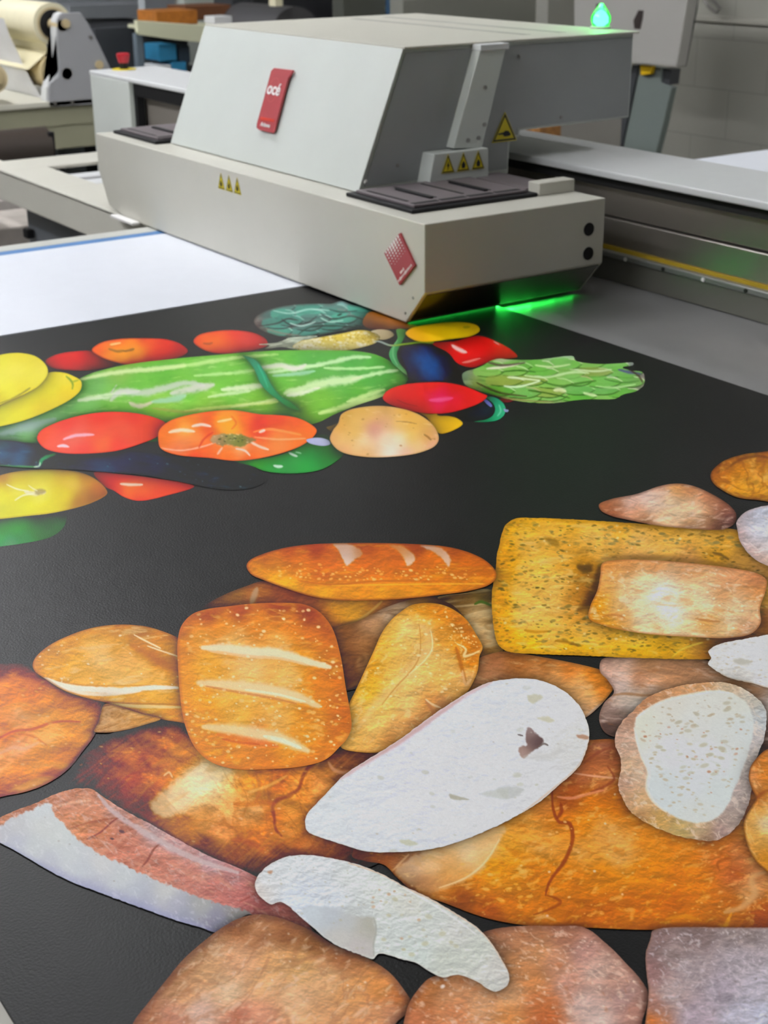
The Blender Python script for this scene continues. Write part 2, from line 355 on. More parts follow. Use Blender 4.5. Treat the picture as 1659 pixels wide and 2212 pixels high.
s_ = tri('warning_sign', (HX1 + .0016, 1.573, 1.094), (0, 1, 0), (0, 0, 1), (1, 0, 0), .055, .05, c, 'hand'); s_['label'] = 'large hand crush warning sign'
for xx in (-2.329, -2.299, -2.268): tri('warning_sign', (xx, Y0 - .0002, .9895), (1, 0, 0), (0, 0, 1), (0, -1, 0), .026, .029, c, 'heat')

# red badge on the slanted hood
bp_ = [onhood(*p, .0105) for p in ((592, 146), (633, 151), (630, 158), (621.5, 168.5), (612, 205), (597, 262), (592, 283), (588, 287), (560, 281), (553.5, 276), (554, 268), (570, 212), (585, 153))]
bd = MB().prism(bp_, -hn * .004, .0008).build('badge', M_RED, c)
cc = onhood(588, 250, .0035); MB().prism([onhood(*p, .0067) for p in ((590, 160), (614, 166), (588, 275), (564, 270))], -hn * .0045).build('badge_mount', M_PANEL, bd)
MB().prism([onhood(*p, .0108) for p in ((563, 252), (593, 258), (591.5, 264), (561.5, 258.5))], hn * .0003).build('orange_band', M_RED2, bd)
up = onhood(600, 160, .011) - onhood(575, 262, .011); up = hu
text('badge_lettering', 'océ', .031, onhood(592, 193, .0112), (1, 0, 0), hu, M_WHITE, bd, bold=.0006)
text('badge_lettering', 'Arizona', .0105, onhood(573, 270, .0112), (1, 0, 0), hu, M_WHITE, bd, bold=.0001)
for sgn, (pc_x, pc_y) in ((1, (595, 175)), (-1, (585, 213))):
    ctr = onhood(pc_x, pc_y, .0107); r = MB(); rows = []
    for k in range(15):
        an = math.radians(10 + 160 * k / 14) * sgn
        rows.append([ctr + (np.array([1, 0, 0]) * math.cos(an) * rr + hu * (math.sin(an) - .6 * sgn) * rr) for rr in (.0135, .0145)])
    r.sheet(rows, .0002); r.build('badge_arc', mat('badge_arc_pink', 'c25a58', .35), bd)

# red diamond sign with a fading field of white dots
T = np.array([-1.754, .991]); Lf = np.array([-1.796, .953]); B = np.array([-1.755, .911]); R = np.array([-1.714, .949])
dm = MB().prism([(p[0], Y0 - .0005, p[1]) for p in (T, Lf, B, R)], (0, -.004, 0), .0006).build('diamond_sign', M_RED, c)
ex, ey = (R - T), (Lf - T)          # along the upper right edge and along the upper left edge
dt = MB()
for i in range(7):
    for j in range(7):
        s_v = (i + .5) / 7 * .62; t_v = (j + .5) / 7 * .9 + .05
        ctr = T + ex * s_v + ey * t_v; rad = .0034 * max(0, 1 - s_v / .62) * (1 - abs(t_v - .45) * .9)
        if rad < .0005: continue
        dt.cyl((ctr[0], Y0 - .0045, ctr[1]), (ctr[0], Y0 - .0049, ctr[1]), rad, n=12)
dt.build('dot_pattern', M_WHITE, dm)
lt = MB(); rnd = random.Random(5)
for row, (s0, n0, n1) in enumerate(((.80, 5, 11), (.91, 1, 15))):
    for k in range(n0, n1 + (0 if row else -2)):
        p = Lf + (B - Lf) * s0 * .0 + (ex) * s0 + (ey) * (1 - k / 16) ; p = T + ex * s0 + ey * (1 - k / 16)
        u_ = ex / np.linalg.norm(ex); v_ = ey / np.linalg.norm(ey); hgt = rnd.choice((.0032, .0045, .0032))
        w_ = rnd.choice((.0008, .0013))
        lt.prism([(p[0] + u_[0] * a * hgt + v_[0] * b * w_, Y0 - .0045, p[1] + u_[1] * a * hgt + v_[1] * b * w_) for a, b in ((-.5, -1), (.5, -1), (.5, 1), (-.5, 1))], (0, -.0003, 0))
lt.build('lettering', M_WHITE, dm)

# green signal lamp on the hood roof
lp = atz(1297, 62, 1.2362); lx, ly = lp[0], lp[1]
sl = MB().lathe((lx, ly, 1.2362), [(.019, 0), (.019, .004), (.016, .005)]).build('signal_lamp', M_RIM, c, smooth=True)
MB().lathe((lx, ly, 1.2412), [(.0145, 0), (.018, .008), (.018, .016), (.013, .026), (.007, .034), (.003, .039)]).build('lamp_lens', M_GREEN, sl, smooth=True)
MB().lathe((lx, ly, 1.2425), [(.004, 0), (.0095, .006), (.0095, .012), (.006, .020), (.002, .024)]).build('bulb', M_GCORE, sl, smooth=True)
ld = bpy.data.lights.new('signal_glow', 'POINT'); ld.energy = .25; ld.color = (.05, 1, .15); ld.shadow_soft_size = .02
lo = bpy.data.objects.new('signal_glow', ld); COL.objects.link(lo); lo.location = (lx, ly, 1.30)
# green light of the pinning lamp under the carriage
ug = MB().box(-1.835, -1.81, 1.30, 1.53, .8537, .8544).build('pinning_lamp', M_GLED, c)
for y0_, y1_, ge in ((1.225, 1.395, .005), (1.398, 1.43, .022), (1.43, 1.47, .014), (1.47, 1.52, .007), (1.52, 1.56, .003)):
    ld = bpy.data.lights.new('pinning_glow', 'AREA'); ld.shape = 'RECTANGLE'; ld.size = y1_ - y0_; ld.size_y = .0016; ld.energy = ge; ld.color = (.03, 1, .09); ld.spread = math.radians(110)
    lo = bpy.data.objects.new('pinning_glow', ld); COL.objects.link(lo)
    dz_ = Vector((1, 0, -.6)).normalized(); ux_ = Vector((0, 1, 0)); uz_ = -dz_; uy_ = uz_.cross(ux_)
    lo.matrix_world = Matrix(((ux_[0], uy_[0], uz_[0], -1.758), (ux_[1], uy_[1], uz_[1], (y0_ + y1_) / 2), (ux_[2], uy_[2], uz_[2], .8531), (0, 0, 0, 1)))
# ------------------------------------------------------------ roll laminator at the far left
RX = -5.0
rm = empty('roll_laminator', (RX, 1.9, 0), 'laminating machine holding cream film rolls at the upper left', 'machine')
bo = [(123, 44.6), (124.5, 38), (128, 33), (131, 30), (136, 28.4), (172, 27), (176, 29), (192, 54), (215, 98), (240, 150), (246, 223), (106, 231), (104.5, 192), (108, 180), (129, 166), (131, 151), (128, 123), (124.5, 77)]
MB().prism([atx(*p, RX) for p in bo], (-.012, 0, 0), .002).build('end_bracket', mat('bracket_grey', 'a3a4a6', .45), rm)
MB().prism([atx(*p, RX - .0122) for p in [(121, 44.6), (127, 31), (136, 26.5), (140, 33), (127, 60), (130, 150), (104, 180), (102, 192), (104, 231), (100, 231), (100, 190), (127, 163), (121, 77)]], (-.05, 0, 0)).build('bracket_flange', M_PALE, rm)
for p, r, m in (((142, 51), .0155, M_CREAMD), ((214, 140), .0155, M_CREAMD), ((195, 80), .006, M_SCREW), ((118, 223), .006, M_SCREW), ((155, 221), .006, M_SCREW)):
    q = atx(*p, RX); MB().cyl(q, q + np.array([.006, 0, 0]), r, n=20).build('bolt', m, rm)
def pxlen(P, n): return n * float((np.array(P) - CAM) @ CF) / FPX
rc = atx(114, 52, RX - .09); rr = pxlen(rc, 44)
def roll(name, ctr, rad, length, ri, label, m=M_CREAM):
    a = np.array(ctr, float); b = a + np.array([-length, 0, 0])
    t_ = empty(name, tuple(a), label, 'roll')
    MB().ring(a, b, rad, ri, 48).build('wound_film', m, t_, smooth=True)
    MB().ring(a + np.array([.0008, 0, 0]), b - np.array([.0008, 0, 0]), rad * .8, ri, 48).build('wound_edge', M_CREAMD, t_)
    MB().ring(a + np.array([.004, 0, 0]), b - np.array([.004, 0, 0]), ri, ri * .45, 40).build('core', M_BLACK, t_, smooth=True)
    return t_
RL = .42
r1 = roll('film_roll', rc, rr, RL, rr * .68, 'upper cream film roll with black core behind the bracket')
MB().cyl(rc + np.array([.09, 0, 0]), rc - np.array([RL + .05, 0, 0]), rr * .28, n=20).build('roller_shaft', M_CREAMD, rm)
r2c = atx(124, 155, RX - .09); r2 = roll('film_roll', r2c, pxlen(r2c, 38), RL, pxlen(r2c, 15), 'lower tan film roll half hidden behind the bracket', mat('tan_film', 'd9c79a', .5))
MB().cyl(r2c + np.array([.09, 0, 0]), r2c - np.array([RL + .05, 0, 0]), .02, n=20).build('roller_shaft', M_CREAMD, rm)
r3c = atx(-12, 170, RX + .02); r3 = roll('film_roll', r3c, pxlen(r3c, 30), RL, pxlen(r3c, 12), 'small tan film roll cut off by the left picture edge', mat('tan_film_pale', 'e0d0a8', .5))
MB().cyl(r3c + np.array([.03, 0, 0]), r3c - np.array([RL + .05, 0, 0]), .015, n=16).build('roller_shaft', M_CREAMD, rm)
# backing film hanging from the rolls down to the table
def film(pxs, x_of, name, m):
    rows = []
    for (p, dx) in pxs:
        P = atx(*p, RX - .10 + dx); rows.append([P + np.array([-.0 - s_ * RL, 0, 0]) for s_ in (0, .5, 1.0)])
    return MB().sheet(rows, .0015).build(name, m, rm, smooth=True)
film([((98, 92), 0), ((104, 110), 0), ((86, 128), .0), ((70, 142), .0), ((60, 150), 0)], 0, 'film_web', mat('cream_film_web', 'e4dcb8', .2))
film([((8, 40), -.12), ((22, 80), -.12), ((38, 112), -.1), ((55, 150), -.08), ((72, 182), -.04), ((88, 208), -.02), ((104, 227), .02)], 0, 'backing_web', M_FILM)
film([((96, 40), -.50), ((98, 90), -.50), ((100, 140), -.50), ((102, 190), -.48), ((104, 214), -.44)], 0, 'backing_web', M_FILM)
MB().box(RX - 1.9, RX - .02, 1.2, 2.6, .66, .825, .004).build('table_body', M_BEAM, rm)
MB().box(RX - 1.9, RX + .0, 1.15, 2.6, .812, .832, .003).build('table_top', mat('cream_table_top', 'd8d6c6', .4), rm)
MB().box(RX - .06, RX - .015, 1.15, 2.6, .742, .812, .003).build('front_beam', M_BEAM, rm)
zt = atx(60, 229, RX)[2]; zb = atx(60, 290, RX)[2]
for yy in (1.75, 2.5): MB().box(RX - .25, RX - .17, yy, yy + .07, 0, .66, .003).build('leg', M_BLACK, rm)
for yy in (1.98,): MB().box(RX - .25, RX - .17, yy, yy + .02, 0, .66, .003).build('leg', M_SLATE, rm)

# things low down beyond the bed, left edge
def slab(name, px0, px1, X, depth, m, label, cat, foot=True, group=None, bev=.004):
    # upright box whose near face lies in the plane x = X; px0/px1 are its corners seen from the camera
    a = atx(*px0, X); b = atx(*px1, X)
    y0_, y1_ = sorted((a[1], b[1])); z0_, z1_ = sorted((a[2], b[2]))
    return tag(MB().box(X - depth, X, y0_, y1_, 0 if foot else z0_, z1_, bev).build(name, m), label, cat, group)
dr = empty('take_up_roller', (-4.5, 1.5, 0), 'dark brown take-up roller in a black frame at the left edge', 'roller')
ra = atx(20, 325, -4.3)
MB().cyl(ra + np.array([.7, -.25, -.0]) * .0 + np.array([0, -.5, 0.0]), ra + np.array([0, .12, .0]), .062, n=32).build('roller', mat('dark_brown_roller', '3a322c', .35), dr, smooth=True)
for yy in (-.52, .13): MB().box(ra[0] - .05, ra[0] + .05, ra[1] + yy - .02, ra[1] + yy + .0, 0, ra[2] + .05, .003).build('stand', M_BLACK, dr)
slab('storage_bin', (103, 283), (126, 318), -5.6, .25, mat('pale_blue_bin', '9aa3a8', .5), 'pale bin standing under the laminator between black legs', 'bin')
slab('storage_bin', (132, 283), (183, 318), -5.7, .25, mat('slate_bin', '7b8387', .5), 'slate grey bin standing under the laminator beside the post', 'bin')
slab('floor_cabinet', (-30, 300), (230, 345), -6.6, .5, M_CABDD, 'dark low cabinet behind the bins under the laminator', 'cabinet')
slab('paper_carton', (-60, 440), (75, 516), -4.2, .35, mat('printed_white_carton', 'b9b2ac', .7, noise=.12, nscale=30), 'pale printed carton beyond the far end of the bed', 'box')
slab('paper_carton', (-60, 502), (140, 560), -3.7, .25, mat('greyish_carton', 'b1a9a0', .7, noise=.08, nscale=20), 'greyish carton just behind the bed rim at the left edge', 'box')
slab('black_clamp', (57, 497), (76, 515), -3.55, .03, M_BLACK, 'small black clamp on the greyish carton', 'clamp', foot=False)
slab('plinth', (75, 440), (240, 560), -4.75, .2, mat('shadow_grey_panel', '6a655c', .6), 'grey brown plinth under the service station', 'plinth')

# middle background along the left wall
slab('tool_cabinet', (120, -20), (246, 45), -7.6, .4, mat('cabinet_grey_low', '80858a', .5), 'wide mid grey cabinet with a horizontal seam behind the film rolls', 'cabinet')
tc_ = empty('press_body', (-6.4, 3.6, 0), 'dark grey machine body standing left of the cream shelf', 'machine')
for nm, pts, X, d, m in (('lower_housing', [(195, 40), (300, 42), (315, 150), (195, 160)], -7.0, .3, mat('press_grey', '66696e', .5)),
                         ('upper_housing', [(150, 12), (310, 8), (312, 38), (150, 42)], -6.95, .3, mat('press_grey_upper', '73777b', .5)),
                         ('side_cover', [(220, 100), (240, 70), (296, 72), (302, 88), (300, 160), (222, 160)], -6.65, .3, M_CABDD)):
    pp = [atx(*p, X) for p in pts]; MB().prism(pp, (-d, 0, 0), .004).build(nm, m, tc_)
pb = [atx(*p, -6.75) for p in [(195, 160), (315, 150)]]
MB().box(-7.25, -6.95, pb[0][1], pb[1][1], 0, pb[0][2] + .05).build('base', M_CABDD, tc_)
slab('upright_post', (309, -20), (325, 160), -6.52, .07, mat('pale_grey_post', 'a7aeb2', .45), 'pale grey upright post beside the cream shelf tray', 'post')
wb = empty('workbench', (-6.0, 3.4, 0), 'workbench with a cream front tray behind the carriage hood', 'workbench')
SX = -6.0
MB().prism([atx(*p, SX) for p in [(295, 44), (460, 56), (460, 95), (380, 86), (303, 76), (298, 70)]], (-.03, 0, 0), .003).build('cream_front', M_SHELF, wb)
ca, cb_ = atx(295, 44, SX), atx(460, 56, SX)
MB().box(SX - .45, SX - .001, ca[1] + .16, cb_[1] + .1, ca[2] - .06, ca[2] - .045).build('shelf_board', M_SHELF, wb)
for yy in (ca[1] + .03, cb_[1] + .02): MB().box(SX - .12, SX - .08, yy, yy + .03, 0, ca[2] - .06).build('leg', mat('bench_leg_blue_grey', '5f6b75', .5), wb)
lz = atx(380, 163, SX - .05)[2]
MB().box(SX - .45, SX - .05, ca[1], cb_[1] + .1, lz - .03, lz).build('lower_shelf', M_CABDD, wb)
MB().box(SX - .5, SX - .46, ca[1], cb_[1] + .1, .1, ca[2] - .06).build('back_panel', mat('bench_back_dark', '33373b', .6), wb)
def onface(name, px0, px1, X, depth, m, label, cat, group=None):
    return slab(name, px0, px1, X, depth, m, label, cat, foot=False, group=group)
onface('wooden_box', (337, 25), (428, 52), SX - .06, .2, M_WOOD, 'orange wooden box lying on the cream shelf', 'box')
onface('brown_board', (400, 14), (500, 40), SX - .5, .2, mat('brown_board', '6d4326', .6), 'dark brown board leaning behind the wooden box', 'board')
onface('teal_carton', (342, 97), (383, 130), SX - .08, .15, M_CARD, 'upper teal blue carton under the cream shelf', 'box')
onface('teal_carton', (372, 135), (404, lz and 161), SX - .07, .15, M_CARD, 'lower teal blue carton beside the hood of the carriage', 'box')
onface('white_carton', (337, 142), (371, 158), SX - .07, .15, M_PAPER, 'flat white carton under the upper teal carton', 'box')
onface('dark_case', (386, 100), (412, 135), SX - .1, .15, mat('navy_case', '2b3a48', .5), 'dark navy case right of the teal carton', 'case')
onface('white_paper_stack', (462, 36), (502, 52), SX - .2, .1, M_PAPER, 'small white paper stack behind the hood edge', 'paper')
slab('pale_panel', (395, -30), (500, 24), -7.0, .08, mat('pale_green_grey_panel', 'b9c0b8', .5), 'pale panel standing behind the brown board', 'panel')
slab('black_rack', (500, -30), (545, 60), -6.62, .2, M_CABDD, 'black rack upright behind the hood', 'rack')
slab('dark_machine', (545, -30), (720, 30), -6.9, .3, mat('near_black_machine', '2a2b2e', .5), 'near black machine behind the dark drum', 'machine')
dc = atx(640, 80, -6.0)
dm_ = empty('dark_drum', (-6, dc[1], 0), 'large dark drum cover showing over the hood roof', 'drum')
MB().cyl(dc + np.array([0, -.0, 0]), dc + np.array([-.5, 0, 0]), pxlen(dc, 62), n=48).build('drum', mat('dark_drum_grey', '4b4a4b', .5), dm_, smooth=True)
MB().box(-6.4, -6.1, dc[1] - .2, dc[1] + .2, 0, dc[2], .004).build('drum_stand', M_CABDD, dm_)
onface('cream_spool', (594, -6), (612, 14), -5.9, .06, M_CREAM, 'small cream spool hanging over the dark drum', 'spool')
onface('white_label_card', (831, 10), (849, 25), -6.6, .01, M_WHITE, 'small white card above the hood roof', 'card')
slab('navy_bin', (884, -30), (955, 28), -5.8, .2, mat('navy_bin', '2c4a66', .5), 'navy blue bin behind the hood roof', 'bin')
slab('olive_panel', (740, -30), (884, 30), -6.6, .1, mat('olive_panel', '55574f', .6), 'olive grey panel behind the hood roof', 'panel')
slab('brown_hand_tool', (956, 8), (1020, 30), -5.75, .05, mat('dark_brown_tool', '3b2a22', .5), 'dark brown hand tool right of the navy bin', 'tool', foot=False)

# ------------------------------------------------------------ panel saw against the back wall
def onwall(pts, Y): return [aty(*p, Y) for p in pts]
ps = empty('sheet_cutter', (-3.9, 4.2, 0), 'tall tilted grey sheet cutter standing at the block wall', 'machine')
MB().prism(onwall([(1240, -120), (1510, -120), (1486, 0), (1461, 144), (1300, 128), (1240, 125)], 4.0), (0, .05, 0), .003).build('upper_plate', M_SAW, ps)
MB().prism(onwall([(1379, 22), (1389, 23), (1387, 40), (1382, 63), (1370, 62), (1368, 44), (1375, 30)], 3.997), (0, .004, 0)).build('handle_slot', mat('dark_slot', '2a201c', .5), ps)
MB().prism(onwall([(1288, 8), (1299, 10), (1296, 40), (1285, 38)], 3.98), (0, .02, 0)).build('hook', M_CABDD, ps)
MB().prism(onwall([(1376, 139), (1410, 143), (1429, 147), (1427, 179), (1451, 189), (1434, 262), (1400, 400), (1310, 400), (1342, 300), (1362, 210)], 4.08), (0, .03, 0), .002).build('lower_leg', M_SLATE, ps)
MB().prism(onwall([(1366, 140), (1379, 141), (1340, 330), (1318, 330)], 4.07), (0, .06, 0)).build('leg_edge', M_CABDD, ps)
MB().prism(onwall([(1382, 140), (1409, 143), (1405, 160), (1383, 163)], 4.055), (0, .02, 0), .003).build('yellow_tab', mat('yellow_tab', 'e0b400', .5), ps)
MB().prism(onwall([(1430, 147), (1450, 150), (1446, 183), (1428, 178)], 4.09), (0, .05, 0)).build('clamp_block', M_CABDD, ps)
MB().prism(onwall([(1495, -120), (1503, -120), (1490, 20), (1466, 144), (1460, 143)], 4.02), (0, .04, 0)).build('side_rail', M_CABDD, ps)
lf = aty(1360, 390, 4.1); MB().box(lf[0] - .2, lf[0] + .3, 3.9, 4.5, 0, .05).build('foot', M_CABDD, ps)
MB().box(lf[0] - .05, lf[0] + .08, 4.09, 4.13, 0, lf[2] + .1).build('foot_post', M_CABDD, ps)
slab('panel_stack', (1185, -40), (1290, 62), -4.9, .08, mat('grey_board_stack', '8c8b83', .5), 'grey boards stacked behind the green lamp', 'board')
slab('shelf_ledge', (870, 0), (1290, 14), -5.3, .1, mat('grey_ledge', '7f7f76', .5), 'grey ledge running along the wall behind the hood', 'ledge')
slab('orange_boxes', (1165, 276), (1212, 300), -3.6, .1, mat('orange_brown_carton', '8a5f2c', .6, noise=.3, nscale=60), 'orange brown cartons under the overhanging hood', 'box')
slab('grey_low_cabinet', (1212, 262), (1340, 330), -3.9, .3, mat('low_cabinet_grey', '8f8c86', .55), 'low grey cabinet under the overhanging hood', 'cabinet')
# looped cable hung at the wall
cbp = [aty(x, y, 4.62) for x, y in ((1514, -20), (1522, 2), (1535, 18), (1548, 27), (1556, 20), (1546, 6), (1530, -6), (1524, -20))]
tag(MB().tube(cbp, .008).build('looped_cable', M_SCREW, smooth=True), 'grey looped cable hanging on the block wall', 'cable')

for o in COL.objects:
    k = o.name.split('.')[0]
    gr = {'film_roll': 'film rolls on the laminator', 'teal_carton': 'teal cartons under the cream shelf', 'storage_bin': 'bins under the laminator', 'white_board': 'blank white boards', 'paper_carton': 'cartons beyond the bed'}.get(k)
    if gr and o.parent is None: o['group'] = gr
# ------------------------------------------------------------ the printed board
pb_ = empty('printed_board', (-1.2, .8, ZB), 'black printed board with pictures of vegetables and breads on the bed', 'printed board')
def ink_mat():
    m = bpy.data.materials.new('printed_ink'); m.use_nodes = True; nt = m.node_tree; b = nt.nodes['Principled BSDF']
    at = nt.nodes.new('ShaderNodeAttribute'); at.attribute_name = 'ink'
    tc = nt.nodes.new('ShaderNodeTexCoord')
    n1 = nt.nodes.new('ShaderNodeTexNoise'); n1.inputs['Scale'].default_value = 330; n1.inputs['Detail'].default_value = 5; n1.inputs['Roughness'].default_value = .7; n1.inputs['Distortion'].default_value = 1.2
    nt.links.new(tc.outputs['Object'], n1.inputs['Vector'])
    mr = nt.nodes.new('ShaderNodeMapRange'); mr.inputs['From Min'].default_value = .3; mr.inputs['From Max'].default_value = .7; mr.inputs['To Min'].default_value = -1; mr.inputs['To Max'].default_value = 1; mr.clamp = False
    nt.links.new(n1.outputs['Fac'], mr.inputs['Value'])
    mu = nt.nodes.new('ShaderNodeMath'); mu.operation = 'MULTIPLY_ADD'; mu.inputs[2].default_value = 1.0
    nt.links.new(mr.outputs[0], mu.inputs[0]); nt.links.new(at.outputs['Alpha'], mu.inputs[1])
    vm = nt.nodes.new('ShaderNodeVectorMath'); vm.operation = 'SCALE'
    nt.links.new(at.outputs['Color'], vm.inputs[0]); nt.links.new(mu.outputs[0], vm.inputs['Scale'])
    nt.links.new(vm.outputs[0], b.inputs['Base Color'])
    b.inputs['Roughness'].default_value = INK_ROUGH; b.inputs['Specular IOR Level'].default_value = .2
    n2 = nt.nodes.new('ShaderNodeTexNoise'); n2.inputs['Scale'].default_value = 700; n2.inputs['Detail'].default_value = 2
    nt.links.new(tc.outputs['Object'], n2.inputs['Vector'])
    bp = nt.nodes.new('ShaderNodeBump'); bp.inputs['Strength'].default_value = .22; bp.inputs['Distance'].default_value = .0006
    nt.links.new(n2.outputs['Fac'], bp.inputs['Height']); nt.links.new(bp.outputs[0], b.inputs['Normal'])
    return m
INK_ROUGH = .42
M_PRINT = ink_mat()
STEP = 1.6

def board_px(x, y, z=ZB):
    x = np.asarray(x, float); y = np.asarray(y, float)
    d = CF[None] + ((x - 829.5) / FPX)[:, None] * CR[None] - ((y - 1106) / FPX)[:, None] * CU[None]
    return CAM[None] + d * ((z - CAM[2]) / d[:, 2])[:, None]

# smooth random fields in artwork coordinates
_rs = np.random.RandomState(11); _T = _rs.rand(256, 256)
def vn(x, y, seed):
    x = x + seed * 17.37; y = y + seed * 9.71
    xi = np.floor(x).astype(int); yi = np.floor(y).astype(int); fx = x - xi; fy = y - yi
    fx = fx * fx * (3 - 2 * fx); fy = fy * fy * (3 - 2 * fy)
    a = _T[xi & 255, yi & 255]; b = _T[(xi + 1) & 255, yi & 255]; c = _T[xi & 255, (yi + 1) & 255]; d = _T[(xi + 1) & 255, (yi + 1) & 255]
    return (a * (1 - fx) + b * fx) * (1 - fy) + (c * (1 - fx) + d * fx) * fy
def fbm(x, y, sc, seed, oct=4, ang=0, ratio=1.0, warp=0.0):
    ca, sa = math.cos(math.radians(ang)), math.sin(math.radians(ang))
    u = (x * ca + y * sa) / (sc * ratio); v = (-x * sa + y * ca) / sc
    if warp: w1 = vn(u * .7, v * .7, seed + 31) - .5; w2 = vn(u * .7, v * .7, seed + 57) - .5; u = u + warp * w1; v = v + warp * w2
    s_ = 0; a = .5; t = 0
    for k in range(oct): s_ = s_ + a * vn(u, v, seed + k * 3); t += a; a *= .55; u = u * 2.03; v = v * 2.03
    return s_ / t * 2 - 1
def ridge(x, y, sc, seed, ang=0, ratio=1.0, warp=1.5):
    return 1 - np.abs(fbm(x, y, sc, seed, 3, ang, ratio, warp)) * 2.2
def catmull(P, n=6, closed=True):
    P = np.asarray(P, float); N = len(P); out = []
    rng = range(N) if closed else range(N - 1)
    for i in rng:
        if closed: p0, p1, p2, p3 = P[i - 1], P[i], P[(i + 1) % N], P[(i + 2) % N]
        else: p0, p1, p2, p3 = P[max(i - 1, 0)], P[i], P[i + 1], P[min(i + 2, N - 1)]
        t0 = 0; t1 = t0 + max(np.linalg.norm(p1 - p0), 1e-6) ** .5; t2 = t1 + max(np.linalg.norm(p2 - p1), 1e-6) ** .5; t3 = t2 + max(np.linalg.norm(p3 - p2), 1e-6) ** .5
        for k in range(n):
            t = t1 + (t2 - t1) * k / n
            A1 = (t1 - t) / (t1 - t0) * p0 + (t - t0) / (t1 - t0) * p1; A2 = (t2 - t) / (t2 - t1) * p1 + (t - t1) / (t2 - t1) * p2; A3 = (t3 - t) / (t3 - t2) * p2 + (t - t2) / (t3 - t2) * p3
            B1 = (t2 - t) / (t2 - t0) * A1 + (t - t0) / (t2 - t0) * A2; B2 = (t3 - t) / (t3 - t1) * A2 + (t - t1) / (t3 - t1) * A3
            out.append((t2 - t) / (t2 - t1) * B1 + (t - t1) / (t2 - t1) * B2)
    if not closed: out.append(P[-1])
    return np.array(out)
def inside(px, py, poly):
    r = np.zeros(len(px), bool); n = len(poly)
    for i in range(n):
        x0, y0 = poly[i]; x1, y1 = poly[(i + 1) % n]
        if y0 == y1: continue
        c = ((y0 > py) != (y1 > py)) & (px < (x1 - x0) * (py - y0) / (y1 - y0) + x0); r ^= c
    return r
def segdist(px, py, poly, closed=True):
    n = len(poly); best = np.full(len(px), 1e18); bx = np.zeros(len(px)); by = np.zeros(len(px)); bt = np.zeros(len(px))
    m = n if closed else n - 1
    for i in range(m):
        x0, y0 = poly[i]; x1, y1 = poly[(i + 1) % n]; dx, dy = x1 - x0, y1 - y0; L = dx * dx + dy * dy + 1e-12
        t = np.clip(((px - x0) * dx + (py - y0) * dy) / L, 0, 1); qx = x0 + t * dx; qy = y0 + t * dy; d = (px - qx) ** 2 + (py - qy) ** 2
        w = d < best; best = np.where(w, d, best); bx = np.where(w, qx, bx); by = np.where(w, qy, by); bt = np.where(w, (i + t) / m, bt)
    return np.sqrt(best), bx, by, bt
FR = {'V1': (0, 600, 2.765), 'V2': (500, 620, 3.318), 'V3': (820, 640, 2.676), 'B1': (1040, 960, 2.68), 'B2': (0, 1160, 2.765), 'B3': (500, 1140, 2.765),
      'B4': (1059, 1350, 2.765), 'B5': (0, 1612, 2.765), 'B6': (500, 1612, 2.765), 'B7': (1059, 1712, 2.765), 'P': (0, 0, 1)}
def Z(fr, pts):
    ox, oy, s_ = FR[fr]; return [(ox + x / s_, oy + y / s_) for x, y in pts]
def glare(x, y):      # room sheen seen on the board, removed to get at the ink itself
    return GL(x, y)
def to_ink(c, x, y):
    lin = s2l(np.clip(c, 0, 1)); return np.clip((lin - glare(x, y)[:, None]) / IRR(x, y)[:, None], .002, .93)
_G = [-2.7701, 1.5798, -0.243, -2.9084, -2.2771, 0.905, 1.4089, 0.2072, 0.5994, -0.3401]; _E = [1.2941, -0.3059, -0.4405, -0.0752, 0.2601, 0.1442, 0.0301, -0.009, -0.0558, -0.0165]
def _q(c, x, y):
    u = np.clip(x, 0, 1659) / 1000; v = np.clip(y, 640, 2212) / 1000
    return c[0] + c[1] * u + c[2] * v + c[3] * u * u + c[4] * u * v + c[5] * v * v + c[6] * u ** 3 + c[7] * u * u * v + c[8] * u * v * v + c[9] * v ** 3
GL = lambda x, y: np.exp(_q(_G, x, y)) * .95
IRR = lambda x, y: _q(_E, x, y)
LAYER = [0]
def anchored(x, y, anchors, soft=20):
    W = 0; Cc = 0
    for (ax, ay, h) in anchors:
        w = 1 / (((x - ax) ** 2 + (y - ay) ** 2 + soft * soft) ** 1.9); W = W + w; Cc = Cc + w[:, None] * hx(h)[None]
    return Cc / W[:, None]
def mixc(c, col, a): a = np.clip(a, 0, 1)[:, None]; return c * (1 - a) + (hx(col)[None] if isinstance(col, str) else col) * a
def sstep(a, b, x): t = np.clip((x - a) / (b - a), 0, 1); return t * t * (3 - 2 * t)
QUEUE = []
def ink(*a, **k): QUEUE.append((a, k))
def outline_of(name, fr, outline, smooth=6, jag=0.0):
    P = np.array(Z(fr, outline)); poly = catmull(P, smooth) if smooth > 1 else P
    if jag:
        d = np.arange(len(poly)); cen = poly.mean(0); rv = poly - cen; rv /= np.linalg.norm(rv, axis=1)[:, None] + 1e-9
        # refine then roughen the outline
        q = []
        for i in range(len(poly)):
            a, b = poly[i], poly[(i + 1) % len(poly)]; k = max(1, int(np.linalg.norm(b - a) / 3))
            for j in range(k): q.append(a + (b - a) * j / k)
        poly = np.array(q); nz = fbm(poly[:, 0], poly[:, 1], 6, len(name), 3); rv = poly - cen; rv /= np.linalg.norm(rv, axis=1)[:, None] + 1e-9
        poly = poly + rv * (nz * jag)[:, None]
    return poly
